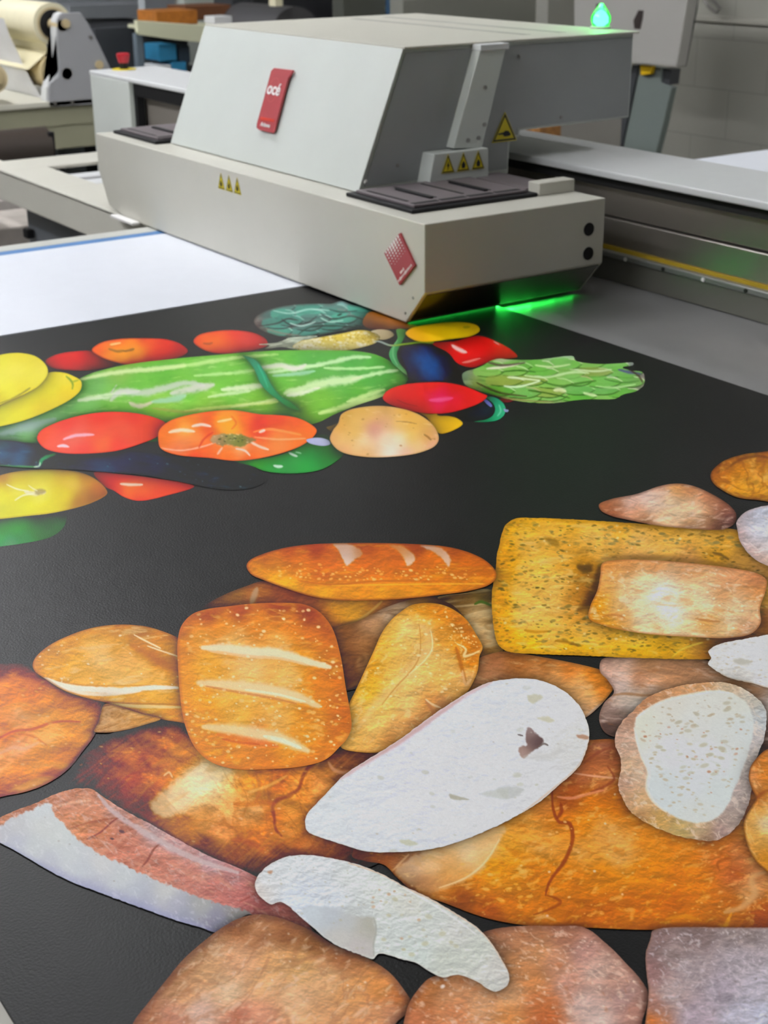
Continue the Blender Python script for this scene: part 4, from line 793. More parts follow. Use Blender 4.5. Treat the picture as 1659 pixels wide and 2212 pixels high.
ink('printed_blue_label', 'V3', [(718, 650), (728, 655), (746, 660), (740, 670), (722, 668)], [(730, 660, '8c94b8')], [], 'printed pale tip beside the curled stem', **VS)
ink('printed_squash', 'V3', [(225, 676), (300, 684), (330, 680), (335, 690), (400, 694), (450, 708), (481, 737), (440, 770), (350, 796), (318, 772), (270, 700)], [(280, 690, 'dca808'), (360, 710, 'f0bc00'), (440, 730, 'f0c008'), (380, 770, 'd8a808'), (340, 700, 'e8b408')], [('edge', 'b88808', 3, .5)], 'printed yellow squash tip right of the potato', **VS)
ink('printed_tomato', 'V3', [(18, 590), (40, 552), (120, 517), (260, 500), (400, 503), (500, 525), (590, 562), (622, 578), (590, 612), (500, 650), (380, 678), (240, 676), (110, 646), (40, 616)],
    [(50, 570, 'd83c24'), (150, 530, 'd43420'), (300, 515, 'd83424'), (450, 525, 'cc2c20'), (580, 570, 'd83020'), (200, 580, 'd01c24'), (300, 600, 'd0204c'), (350, 600, 'd83468'), (450, 590, 'd01c3c'), (250, 640, 'bc1c1c'), (400, 650, 'c01c28'), (100, 620, 'c4281c'), (520, 620, 'c81c20')], [('stroke', 'V3', [(290, 603), (350, 600), (420, 590)], 8, 'e8689c', .6, 1, .2), ('stroke', 'V3', [(100, 600), (150, 622), (220, 638)], 2, '8c1414', .6, .6, .2), ('edge', 'a01c14', 3, .5)], 'printed oval red tomato below the eggplant', **VS)
ink('printed_small_potato', 'V2', [(680, 1010), (720, 995), (762, 980), (755, 1030), (730, 1040)], [(720, 1010, '8c7434')], [], 'printed small brown bit left of the potato', **VS)
ink('printed_cucumber', 'V1', [(-190, 960), (-60, 965), (0, 970), (100, 978), (240, 1008), (700, 1028), (950, 1050), (1150, 1080), (1300, 1090), (1450, 1110), (1560, 1160), (1582, 1218), (1530, 1250), (1400, 1270), (1250, 1257), (1050, 1217), (850, 1182), (600, 1162), (400, 1147), (200, 1142), (-60, 1122), (-190, 1120)],
    [(0, 990, '485c5c'), (100, 1010, '3c5058'), (0, 1060, '4c6c90'), (120, 1060, '4c6c8c'), (200, 1080, '2c4c4c'), (0, 1110, '284c4c'), (350, 1100, '284c4c'), (500, 1070, '344c5c'), (600, 1130, '345468'), (750, 1080, '3c4c60'), (800, 1150, '303c4c'), (950, 1120, '3c4a58'), (1000, 1180, '3a4048'), (1150, 1130, '3c4046'), (1300, 1150, '3a3c40'), (1450, 1180, '38393c'), (1400, 1250, '343c3c'), (1550, 1220, '363838')],
    [('noise', 14, 8, 3, .14, 401), ('blot', 9, 8, 4, '5c7ca0', .25, .8, .35, 402), ('spots', 34, .8, 2, '7c98a0', .6, 1.6, 403), ('stroke', 'V1', [(-20, 1125), (100, 1130), (220, 1132)], 4, '6ca868', .8, .6, .3), ('stroke', 'V1', [(240, 1120), (250, 1090), (290, 1068), (330, 1055)], 7, '58b078', .9, .5, .3), ('stroke', 'V1', [(205, 1132), (235, 1125), (240, 1105)], 3, 'd8ecd0', .8, .5, .3), ('edge', '30403c', 4, .5)], 'printed long dark cucumber below the red tomatoes', **VS)
ink('printed_green_pepper', 'V2', [(20, 1250), (130, 1240), (250, 1225), (420, 1180), (540, 1100), (650, 1060), (730, 1090), (790, 1150), (802, 1200), (740, 1260), (640, 1312), (500, 1336), (350, 1337), (230, 1320), (160, 1290)],
    [(60, 1245, '4c8c40'), (200, 1240, '5cb044'), (250, 1280, '3c9c48'), (350, 1290, '3c9c4c'), (450, 1230, '44a050'), (560, 1180, '309048'), (680, 1150, '34783c'), (750, 1180, '2c5c38'), (700, 1240, '30803c'), (550, 1290, '389c48'), (400, 1325, '3c8c48'), (600, 1120, '34703c'), (640, 1080, '343c30')],
    [('stroke', 'V2', [(305, 1282), (335, 1290), (365, 1288)], 6, 'e8fcec', .9, .5, .2), ('stroke', 'V2', [(415, 1192), (440, 1205), (470, 1215)], 5, 'f0fcf0', .9, .5, .3), ('stroke', 'V2', [(460, 1185), (500, 1195)], 3, 'c8f0cc', .8, .5, .3), ('stroke', 'V2', [(420, 1195), (400, 1172)], 4, 'e8fce8', .8, .5, .3), ('edge', '2c6c38', 5, .5)], 'printed green pepper between beef tomato and potato', **VS)
ink('printed_banana_pepper', 'V1', [(-190, 880), (-60, 800), (60, 735), (160, 690), (250, 620), (285, 572), (370, 567), (440, 590), (485, 622), (482, 670), (430, 722), (300, 792), (150, 852), (0, 890), (-190, 920)],
    [(0, 780, 'f0ec58'), (100, 770, 'f4e85c'), (200, 700, 'f4ec58'), (300, 650, 'f4e858'), (400, 610, 'f4e460'), (460, 640, 'ecd448'), (400, 700, 'ecd038'), (250, 770, 'e8d034'), (100, 830, 'ece444'), (0, 860, 'e8e040')],
    [('noise', 20, -25, 3, .03, 411), ('stroke', 'V1', [(395, 590), (425, 618), (435, 640), (432, 668)], 4, '7c9c30', .8, .5, .3), ('stroke', 'V1', [(432, 625), (470, 612)], 4, 'a8b440', .8, .5, .3), ('edge', 'dcc430', 5, .5)], 'printed yellow banana pepper, lower of the two', **VS)
ink('printed_banana_pepper', 'V1', [(-190, 540), (-60, 482), (30, 457), (130, 452), (220, 475), (278, 530), (285, 575), (240, 640), (160, 690), (60, 735), (-60, 790), (-190, 850)],
    [(0, 480, 'e8e054'), (120, 470, 'ecdc50'), (230, 500, 'e8d858'), (260, 570, 'f0e464'), (200, 620, 'f4e860'), (100, 550, 'f8ec68'), (0, 600, 'f4ec60'), (50, 680, 'f4ec58'), (150, 670, 'ecdc50'), (0, 740, 'dccc48')],
    [('noise', 20, -25, 3, .03, 421), ('stroke', 'V1', [(0, 752), (60, 732), (120, 700), (180, 660)], 4, '8c8434', .85, .5, .3), ('edge', 'dcc840', 5, .5)], 'printed yellow banana pepper, upper of the two', **VS)
ink('printed_tomato', 'V1', [(222, 962), (240, 920), (320, 875), (450, 832), (600, 807), (750, 805), (900, 830), (990, 870), (1002, 900), (942, 950), (850, 990), (700, 1035), (500, 1053), (350, 1046), (260, 1016)],
    [(250, 950, 'ec6048'), (400, 870, 'e85850'), (600, 830, 'e45048'), (800, 830, 'e05048'), (950, 880, 'e45844'), (300, 990, 'f06c5c'), (450, 960, 'f07868'), (600, 930, 'ec6454'), (750, 920, 'ec6854'), (880, 930, 'e45c4c'), (500, 1030, 'f06058'), (700, 1000, 'ec5850'), (620, 985, 'f47c54')],
    [('stroke', 'V1', [(380, 968), (450, 945), (560, 940)], 6, 'fcd0e4', .8, .7, .3), ('stroke', 'V1', [(345, 1010), (375, 1005), (410, 1012)], 6, 'ffe8f4', .9, .6, .3), ('noise', 20, -8, 3, .03, 431), ('edge', 'd84438', 4, .5)], 'printed oval light red tomato at the left', **VS)
ink('printed_beef_tomato', 'P', [(342, 951), (344, 930), (365, 911), (409, 897), (470, 888), (506, 887), (564, 896), (590, 897), (636, 902), (666, 914), (684, 930), (678, 943), (657, 960), (620, 976), (560, 991), (506, 996), (452, 990), (380, 983), (347, 969)],
    [(350, 945, 'f08040'), (370, 920, 'f47c38'), (400, 930, 'fcb85c'), (420, 905, 'f08438'), (450, 900, 'e86030'), (490, 900, 'f89430'), (500, 920, 'fcbc40'), (480, 915, 'fcb84c'), (530, 905, 'f06c30'), (560, 915, 'dc3c30'), (600, 910, 'e04c38'), (640, 915, 'ec6038'), (670, 930, 'f47434'), (640, 945, 'f88440'), (600, 945, 'f49048'), (560, 930, 'e44834'), (450, 930, 'e85438'), (430, 950, 'fc9c58'), (400, 960, 'f49060'), (380, 975, 'f08058'), (440, 975, 'f46c3c'), (420, 985, 'ec5434'), (520, 970, 'fcb880'), (560, 975, 'f88448'), (500, 985, 'f47838'), (600, 965, 'f48c4c'), (650, 955, 'f07430'), (540, 988, 'e8602c')],
    [('noise', 10, -5, 3, .05, 441)] + [('stroke', 'P', p, w, c_, a_, .7, .3) for p, w, c_, a_ in (([(345, 968), (390, 974), (440, 965), (470, 955)], 3, 'fcc0a8', .8), ([(365, 935), (390, 930), (420, 933)], 7, 'fff4d8', .8), ([(415, 922), (435, 918), (455, 922)], 6, 'fff0e4', .85), ([(470, 912), (500, 906)], 5, 'ffe8b0', .7), ([(548, 934), (580, 928), (610, 932), (650, 940)], 5, 'f8a860', .7), ([(550, 945), (600, 950), (660, 948)], 4, 'fcb888', .7), ([(560, 935), (572, 930)], 5, 'fff4ec', .85), ([(540, 955), (560, 965), (580, 972)], 5, 'fce4d4', .8), ([(510, 970), (530, 975), (540, 985)], 4, 'fce8dc', .8), ([(480, 968), (470, 982)], 4, 'fcd8cc', .7), ([(460, 935), (440, 950), (430, 968)], 4, 'dc4424', .7), ([(500, 900), (510, 915), (500, 928)], 4, 'e85c24', .5))] +
    [('poly', 'P', [(455, 945), (470, 938), (500, 939), (530, 942), (553, 952), (540, 958), (520, 966), (495, 962), (470, 962), (456, 955)], [(465, 945, 'c8a078'), (480, 955, '8c7858'), (500, 948, '8c9454'), (520, 955, '6c7c3c'), (540, 953, '987c54')], .95, 2, 4), ('spots', 20, .9, 2, '4c5428', .8, 1.6, 442, 'P', [(475, 945), (530, 945), (535, 956), (500, 962), (475, 958)]), ('spots', 14, .9, 2, 'e0c8a0', .8, 1.6, 443, 'P', [(460, 942), (540, 945), (530, 962), (462, 958)]), ('edge', 'dc5424', 4, .5)], 'printed large ribbed orange tomato with a green centre', **VS)
ink('printed_garlic_clove', 'V2', [(535, 1100), (580, 1085), (650, 1085), (700, 1105), (708, 1128), (670, 1142), (600, 1135), (550, 1118)], [(560, 1098, 'b0b4d8'), (650, 1095, 'd8dcf8'), (690, 1120, 'ccd0f4'), (620, 1128, 'a4a8cc')], [('edge', '9498b8', 2.5, .6)], 'printed small lilac white clove beside the beef tomato', **VS)
ink('printed_potato', 'V2', [(706, 1090), (728, 1030), (765, 980), (785, 920), (830, 890), (900, 870), (1050, 855), (1200, 870), (1350, 920), (1450, 1000), (1486, 1090), (1460, 1140), (1350, 1190), (1150, 1220), (950, 1220), (800, 1190), (740, 1150)],
    [(730, 1080, 'dca468'), (780, 1000, 'e0a850'), (820, 910, 'cc9c44'), (950, 880, 'd8a84c'), (1100, 870, 'd0a058'), (1250, 900, 'e0a844'), (1380, 960, 'dcac54'), (1450, 1060, 'd8a470'), (1440, 1130, 'e0a898'), (900, 960, 'ecc068'), (1000, 930, 'e8bc68'), (1040, 1000, 'd49078'), (1020, 1020, 'cc8480'), (1120, 980, 'dca878'), (1200, 980, 'ecc068'), (1300, 1000, 'e8b450'), (900, 1050, 'e4b454'), (800, 1100, 'f0c878'), (950, 1100, 'f4e0b8'), (1100, 1080, 'f8e8c8'), (1200, 1100, 'f8e8cc'), (1300, 1080, 'ecc464'), (1350, 1130, 'ecc890'), (1150, 1180, 'fcecdc'), (950, 1180, 'ecb878'), (800, 1160, 'e4a878'), (1250, 1200, 'ecb8a0'), (1400, 1080, 'd09440')],
    [('noise', 22, 5, 2, .04, 451), ('blot', 9, 8, 3, 'fcf0d4', .2, .7, .3, 452), ('spots', 20, .9, 2.2, 'b07838', .7, 1.6, 453), ('stroke', 'V2', [(1380, 1060), (1410, 1080), (1430, 1100)], 4, '8c5c28', .7, .6, .3), ('stroke', 'V2', [(1180, 965), (1270, 972), (1330, 985)], 2, 'a87038', .7, .5, .3), ('edge', 'c08c58', 5, .5)], 'printed yellow potato with a pink eye', **VS)
# ------------------------------------------------------------ bread picture (ink colours)
PALE, FLOUR, DK = 'fff0d0', 'f4e2c4', '3a1d10'
ink('printed_baguette', 'P', [(408, 1345), (440, 1312), (480, 1288), (530, 1268), (572, 1256), (640, 1270), (960, 1280), (930, 1300), (880, 1313), (830, 1330), (775, 1345), (722, 1362), (690, 1400), (500, 1400)],
    [(430, 1330, '7d6050'), (500, 1295, '94683f'), (560, 1290, 'a8683a'), (620, 1280, 'b0622a'), (660, 1290, 'b8682a'), (690, 1330, 'b06826'), (730, 1310, 'e09a35'), (760, 1320, 'e8a43a'), (700, 1350, 'c07a2c'), (830, 1300, 'd88a30'), (900, 1295, 'c87a38'), (940, 1288, '8a5a30')],
    [('noise', 30, -8, 3, .12, 3), ('stroke', 'B2', [(1535, 310), (1515, 360), (1500, 405)], 12, 'c8a888', .8, .6, .2), ('stroke', 'B3', [(600, 612), (750, 560), (870, 470), (900, 440)], 5, 'f4c070', .8, .6, .2),
     ('spots', 40, .8, 2, 'e8c090', .5, 1.5, 3), ('edge', '5a4030', 10, .5)], 'printed brown baguette behind the square roll')
ink('printed_tan_loaf', 'P', [(715, 1366), (775, 1343), (830, 1315), (880, 1298), (960, 1285), (1000, 1290), (1050, 1400), (960, 1450), (860, 1500), (770, 1490), (745, 1492), (730, 1430)],
    [(740, 1380, '8a5a38'), (760, 1440, '7a4e30'), (800, 1400, '9a683e'), (840, 1330, 'd8b898'), (870, 1318, 'e4c8a8'), (900, 1300, 'c88a50'), (820, 1350, 'b08058'), (760, 1470, '6a4430'), (800, 1450, '86583a'), (940, 1290, '8a6038')],
    [('noise', 26, -20, 4, .14, 5), ('crease', 40, -25, 3, 'c89a68', .55, .35, 6), ('crease', 36, -15, 3, '5a3820', .6, .4, 9), ('edge', '4a3020', 12, .45)], 'printed wrinkled brown loaf in the gap')
ink('printed_tan_loaf', 'P', [(945, 1292), (1000, 1283), (1062, 1276), (1090, 1340), (1085, 1410), (1040, 1420), (1020, 1360), (980, 1310)],
    [(960, 1296, '5a4222'), (1000, 1290, '6a4e28'), (1050, 1285, '5c4a26'), (1030, 1330, 'c8a26a'), (1060, 1340, 'c09a62'), (1050, 1380, 'd8b078'), (1065, 1400, 'c4924e'), (1040, 1412, '9a6428'), (990, 1310, '8a6434')],
    [('crease', 18, -5, 4, '7a5a30', .5, .5, 7), ('crease', 22, -5, 4, 'ecd4a4', .5, .5, 8), ('stroke', 'B3', [(1452, 462), (1490, 445), (1550, 468)], 6, '4a6a20', .95, .4, .2), ('noise', 20, 0, 3, .1, 8)], 'printed pale wrinkled loaf with a green leaf')
ink('printed_round_loaf', 'B2', [(-180, 790), (-60, 765), (60, 760), (150, 765), (230, 800), (400, 930), (620, 985), (612, 1080), (580, 1160), (545, 1220), (490, 1290), (430, 1370), (330, 1450), (200, 1512), (60, 1545), (-180, 1560)],
    [(20, 785, '70493a'), (160, 800, '70452e'), (230, 850, 'b06c3c'), (50, 850, 'd08048'), (20, 900, 'e4904c'), (200, 900, 'dc8440'), (100, 960, 'e89048'), (300, 960, 'e09044'), (400, 1000, 'd88a44'), (560, 1020, 'c07848'), (500, 1100, 'eaa058'), (300, 1080, 'f0a860'), (100, 1100, 'f0a870'), (300, 1200, 'f2ac64'), (450, 1200, 'e89a4e'), (100, 1250, 'f0a878'), (50, 1180, 'd88048'), (200, 1350, 'eea05c'), (400, 1320, 'dc8c44'), (100, 1430, 'e49048'), (60, 1520, 'b8703c'), (300, 1440, 'c8783c'), (20, 1330, 'eca068')],
    [('noise', 34, -12, 3, .09, 12), ('blot', 22, -15, 4, 'f8c890', .1, .6, .45, 13), ('relief', 50, -14, 3, .12, 79), ('stroke', 'B2', [(0, 1205), (80, 1165), (200, 1150), (270, 1125), (360, 1105), (480, 1108)], 5, 'b85c28', .75, .6, .3),
     ('stroke', 'B2', [(0, 1300), (80, 1260), (140, 1270), (230, 1230)], 8, 'f8c0a0', .5, .7, .3), ('stroke', 'B2', [(80, 1180), (180, 1190), (240, 1220), (280, 1250)], 4, 'c87040', .6, .6, .3),
     ('stroke', 'B2', [(0, 870), (120, 850), (240, 880)], 10, 'e88a3c', .5, .8, .5), ('spots', 60, .8, 2.4, 'f8d0a0', .5, 2.2, 4), ('edge', '6a4030', 11, .55)], 'printed round orange loaf at the left edge')
ink('printed_dark_loaf', 'P', [(95, 1745), (125, 1700), (170, 1640), (215, 1598), (290, 1570), (355, 1556), (420, 1570), (560, 1600), (760, 1600), (860, 1600), (960, 1560), (1000, 1600), (900, 1800), (800, 1875), (700, 1895), (560, 1905), (480, 1875), (400, 1842), (330, 1800), (230, 1755), (150, 1742)],
    [(120, 1725, '3f3234'), (160, 1690, '5a4038'), (220, 1640, '6a3e28'), (200, 1690, '70402a'), (260, 1600, '7a4a30'), (330, 1580, '8a5030'), (390, 1575, '96562c'), (300, 1640, 'a85a24'), (280, 1680, 'a05224'), (340, 1620, 'c07030'), (360, 1660, 'd07a30'), (400, 1640, 'dc8834'), (250, 1730, '7c4428'), (310, 1740, '6a3a24'), (350, 1700, 'a85c28'),
     (450, 1700, 'fbe4b0'), (430, 1680, 'fce8b8'), (480, 1670, 'f4c87c'), (380, 1730, 'f4c68c'), (420, 1720, 'fbdca4'), (350, 1750, 'b8743c'), (330, 1790, '8a5030'), (400, 1780, 'c07838'), (440, 1760, 'e49c54'), (480, 1800, 'e09050'), (500, 1750, 'f0a860'), (540, 1700, 'ec9a3c'), (570, 1680, 'e08828'), (600, 1690, 'b86020'), (560, 1740, 'f4b470'), (590, 1760, 'c46c28'), (620, 1740, 'ea9c48'), (650, 1700, 'e08c3c'), (700, 1660, 'b07038'), (740, 1640, '8a5236'), (700, 1700, 'e0904a'), (640, 1790, 'e49040'), (560, 1820, 'd0782c'), (520, 1840, 'a05c28'), (450, 1830, '7a4628'), (540, 1870, '6a3e30'), (600, 1850, '8e4e24'), (660, 1820, 'c06a34'), (700, 1850, '985838'), (740, 1840, '8c4e38'), (760, 1855, '6a3e34'), (660, 1870, '7c4638')],
    [('noise', 26, 30, 2.5, .12, 21), ('blot', 12, -35, 3, 'f0a468', .15, .7, .25, 22), ('blot', 10, 40, 3, '7a3c18', .25, .8, .25, 23), ('crease', 46, 50, 2, '9a5018', .8, .3, 24), ('relief', 60, 40, 2, .16, 77), ('relief', 22, 50, 2.5, .14, 78),
     ('stroke', 'B6', [(300, 540), (265, 500), (255, 420), (245, 370), (270, 330), (340, 300), (400, 260), (430, 180), (480, 110), (560, 85), (640, 60)], 8, '7a3410', .7, .7, .35),
     ('stroke', 'B6', [(20, 350), (120, 350), (200, 340), (260, 350)], 12, 'b8601c', .6, .8, .4), ('stroke', 'B6', [(150, 180), (170, 240), (160, 300), (140, 340)], 9, 'c06a20', .6, .8, .4), ('stroke', 'B6', [(100, 280), (220, 240), (330, 180)], 7, 'f8c070', .6, .7, .4),
     ('stroke', 'B6', [(580, 100), (620, 150), (720, 160), (780, 130)], 8, 'f0b08c', .6, .8, .3), ('stroke', 'B6', [(0, 560), (120, 580), (200, 640)], 12, 'a85418', .5, .8, .4),
     ('poly', 'B5', [(1240, 105), (1390, 150), (1330, 200), (1200, 300), (1080, 400), (960, 430), (900, 360), (950, 290), (1050, 210), (1150, 150)], 'fdeabc', .55, 8, 8), ('crease', 20, -38, 6, 'd89850', .55, .25, 29),
     ('stroke', 'B5', [(980, 180), (1010, 160), (1030, 190)], 4, 'f8d8a8', .7, .6, .3), ('spots', 90, .8, 2.2, 'f8c898', .6, 2, 24), ('edge', '30242a', 26, .6)], 'printed dark orange loaf with a pale cracked crust')
ink('printed_pointed_loaf', 'P', [(1000, 1450), (1031, 1425), (1059, 1414), (1097, 1408), (1149, 1417), (1222, 1430), (1290, 1446), (1319, 1457), (1331, 1474), (1312, 1508), (1276, 1544), (1262, 1553), (1240, 1560), (1100, 1560), (1000, 1500)],
    [(1020, 1440, 'a0704a'), (1060, 1425, 'a86a42'), (1120, 1420, 'a0602e'), (1180, 1430, 'a8642a'), (1060, 1460, 'b07850'), (1160, 1460, 'c08048'), (1230, 1450, 'c06e28'), (1280, 1455, 'd07820'), (1310, 1470, 'd88028'), (1300, 1490, 'd07a28'), (1250, 1480, 'dca060'), (1240, 1500, 'e0a868'), (1270, 1510, 'e4ac6c'), (1265, 1535, 'e0b080'), (1200, 1465, 'd09458')],
    [('noise', 24, 5, 3, .1, 31), ('blot', 12, 10, 3, 'f0c890', .1, .6, .45, 32), ('blot', 14, 5, 3, '8a4c1c', .3, .7, .35, 33), ('stroke', 'B4', [(570, 555), (620, 510), (690, 460), (740, 400)], 5, 'f0e0d0', .7, .6, .3), ('edge', '8a5a3c', 7, .5)], 'printed pointed orange loaf behind the big slice')
ink('printed_dusty_loaf', 'P', [(1296, 1452), (1300, 1426), (1340, 1420), (1384, 1420), (1450, 1422), (1529, 1428), (1600, 1450), (1700, 1500), (1700, 1660), (1560, 1640), (1400, 1600), (1330, 1594), (1305, 1582), (1294, 1553), (1305, 1520), (1326, 1497), (1312, 1470)],
    [(1310, 1440, 'b8907c'), (1340, 1430, 'd0a890'), (1400, 1430, 'a87850'), (1380, 1470, 'b07a58'), (1450, 1445, 'ac7c58'), (1520, 1450, 'b0805c'), (1340, 1480, 'd8c0b4'), (1320, 1480, 'b89484'), (1400, 1500, 'c8a488'), (1350, 1510, 'b8a898'), (1380, 1520, 'c8c0b4'), (1320, 1540, '8e7468'), (1340, 1570, '7c6054'), (1310, 1575, '5c4640'), (1450, 1480, 'b8845c'), (1550, 1490, 'b88860'), (1620, 1510, 'a87850'), (1650, 1530, 'b8a8a0'), (1640, 1580, '6a5048'), (1600, 1620, '5a4038')],
    [('noise', 22, 5, 3, .1, 41), ('blot', 10, 5, 4, 'ecd4c4', .1, .6, .5, 42), ('blot', 14, 10, 3, 'a06030', .3, .8, .5, 43), ('stroke', 'B4', [(700, 430), (800, 415), (950, 425), (1050, 400)], 5, 'a06c40', .7, .7, .3), ('edge', '6a4c40', 8, .5)], 'printed dusty brown loaf behind the crusty slice')
ink('printed_big_loaf', 'P', [(760, 1850), (900, 1700), (1200, 1600), (1272, 1600), (1340, 1602), (1500, 1700), (1640, 1640), (1730, 1640), (1730, 2010), (1560, 2009), (1384, 2010), (1276, 2006), (1204, 2006), (1130, 2000), (1059, 1987), (1017, 1974), (960, 1952), (898, 1930), (860, 1900), (830, 1870), (790, 1862)],
    [(1300, 1612, '9c6048'), (1330, 1630, '8a4c30'), (1280, 1640, 'a05a34'), (1260, 1680, 'a8603a'), (1310, 1680, 'b06a3c'), (1240, 1710, 'a05028'), (1300, 1710, 'b06030'), (1180, 1740, 'c07838'), (1220, 1730, '9c4c1c'), (1280, 1730, 'cc7410'), (1330, 1730, 'c8700e'), (1140, 1790, 'e0983c'), (1180, 1820, 'd89440'), (1100, 1830, 'dc9830'), (1060, 1830, 'dca050'), (1200, 1780, 'c47420'), (1260, 1780, 'd07c18'), (1300, 1800, 'e09a48'), (1340, 1840, 'e0a050'), (1260, 1840, 'dc943c'), (1400, 1820, 'd88428'), (1480, 1820, 'd07c24'), (1540, 1830, 'c8742c'), (1560, 1860, 'b8642c'), (1590, 1890, 'a8562c'), (1600, 1850, 'b87040'), (1640, 1800, 'cc8438'), (1640, 1880, 'b87848'), (1620, 1930, 'c89058'), (1580, 1960, 'a85c20'), (1640, 1970, 'a45018'), (1570, 1985, 'c07018'), (1500, 1900, 'cc7414'), (1400, 1890, 'd07a10'), (1300, 1900, 'd07c14'), (1240, 1900, 'c87418'), (1450, 1960, 'b8600c'), (1380, 1970, 'bc640c'), (1300, 1970, 'b86010'), (1460, 1990, 'c47014'), (1360, 1998, 'b46410'), (1240, 1990, 'b46008'), (1200, 1960, 'c06c10'), (1180, 1990, 'c4701a'), (1160, 1900, 'c8740c'), (1100, 1900, 'd48410'), (1060, 1880, 'd88c18'), (1100, 1960, 'c06c10'), (1060, 1970, 'a85410'), (1000, 1940, '8a4818'), (1020, 1900, 'c87414'), (960, 1900, 'c4762c'), (940, 1870, 'c8905c'), (980, 1860, 'dca868'), (900, 1860, 'b8805c'), (930, 1850, 'd8b07c'), (1000, 1840, 'e8c890'), (860, 1870, '94603c'), (880, 1890, '6a4028'), (820, 1850, '9c5a38'), (780, 1850, '70402c'), (840, 1848, 'a45c30')],
    [('noise', 30, 10, 2, .07, 51), ('blot', 9, -20, 2, 'eeb468', .12, .6, .55, 52), ('blot', 16, 15, 2, 'b86008', .25, .7, .4, 53),
     ('stroke', 'B4', [(370, 1000), (375, 1100), (410, 1180), (470, 1190), (492, 1260), (480, 1330), (440, 1420), (380, 1500), (345, 1560), (330, 1620)], 8, '8a3a0c', .85, .5, .35), ('stroke', 'B4', [(420, 1070), (425, 1120), (400, 1160)], 8, '7a2c10', .7, .6, .3),
     ('stroke', 'B7', [(340, 620), (400, 640), (420, 660), (380, 690), (260, 735)], 6, '8a4008', .75, .6, .3), ('stroke', 'B7', [(260, 765), (320, 745), (390, 770)], 6, 'ecb068', .7, .6, .3),
     ('stroke', 'B4', [(500, 890), (600, 905), (700, 915), (760, 920)], 4, 'e0a888', .8, .6, .3), ('stroke', 'B4', [(400, 1030), (480, 1040), (600, 1010), (680, 990)], 6, 'd88a68', .7, .6, .3), ('stroke', 'B4', [(560, 830), (640, 770), (720, 740), (780, 750)], 7, '8a4430', .7, .6, .3), ('stroke', 'B4', [(700, 850), (740, 920), (700, 960), (600, 1000)], 5, '8c4028', .7, .6, .3),
     ('stroke', 'B7', [(1370, 470), (1355, 430), (1400, 400), (1440, 400)], 5, '9c5020', .7, .6, .3), ('stroke', 'B7', [(1400, 720), (1500, 690), (1580, 600), (1560, 520), (1640, 480)], 14, 'cf9c68', .75, .8, .4), ('stroke', 'B7', [(1440, 725), (1400, 810), (1430, 760)], 7, 'e09a30', .7, .6, .3),
     ('stroke', 'B7', [(640, 620), (800, 610), (1000, 630), (1200, 620), (1350, 600)], 8, 'b05c08', .5, .9, .5), ('stroke', 'B7', [(380, 800), (600, 790), (900, 810), (1200, 790), (1350, 800)], 7, '9c500c', .45, .9, .4), ('stroke', 'B7', [(1050, 760), (1150, 745), (1260, 770)], 7, 'dc8c20', .7, .7, .4),
     ('poly', 'B6', [(980, 760), (1040, 690), (1200, 620), (1400, 560), (1640, 480), (1560, 640), (1480, 760), (1300, 850), (1180, 880), (1060, 830)], [(1100, 720, 'e0c49c'), (1200, 700, 'eccc98'), (1300, 740, 'dca460'), (1450, 640, 'f0d0a0'), (1160, 820, 'c08a5c')], .6, 5, 6),
     ('stroke', 'B6', [(1240, 850), (1400, 790), (1520, 690), (1600, 560)], 4, 'f4d4a0', .7, .6, .3), ('stroke', 'B6', [(960, 750), (1020, 690), (1060, 650)], 4, 'e8bc88', .6, .6, .3), ('stroke', 'B6', [(720, 640), (750, 680), (820, 720), (930, 780)], 12, '5a3024', .55, .9, .3),
     ('spots', 24, 2.2, 5, 'ecb45c', .75, 2.2, 55, 'B6', [(1360, 700), (1659, 740), (1800, 700), (1800, 940), (1450, 930)]), ('spots', 150, .8, 2.4, 'f4cc94', .65, 1.6, 56), ('spots', 9, 2, 3.4, 'f4d8c8', .85, 1.2, 57), ('edge', '8a4a10', 12, .45)], 'large printed glossy orange loaf across the lower right')
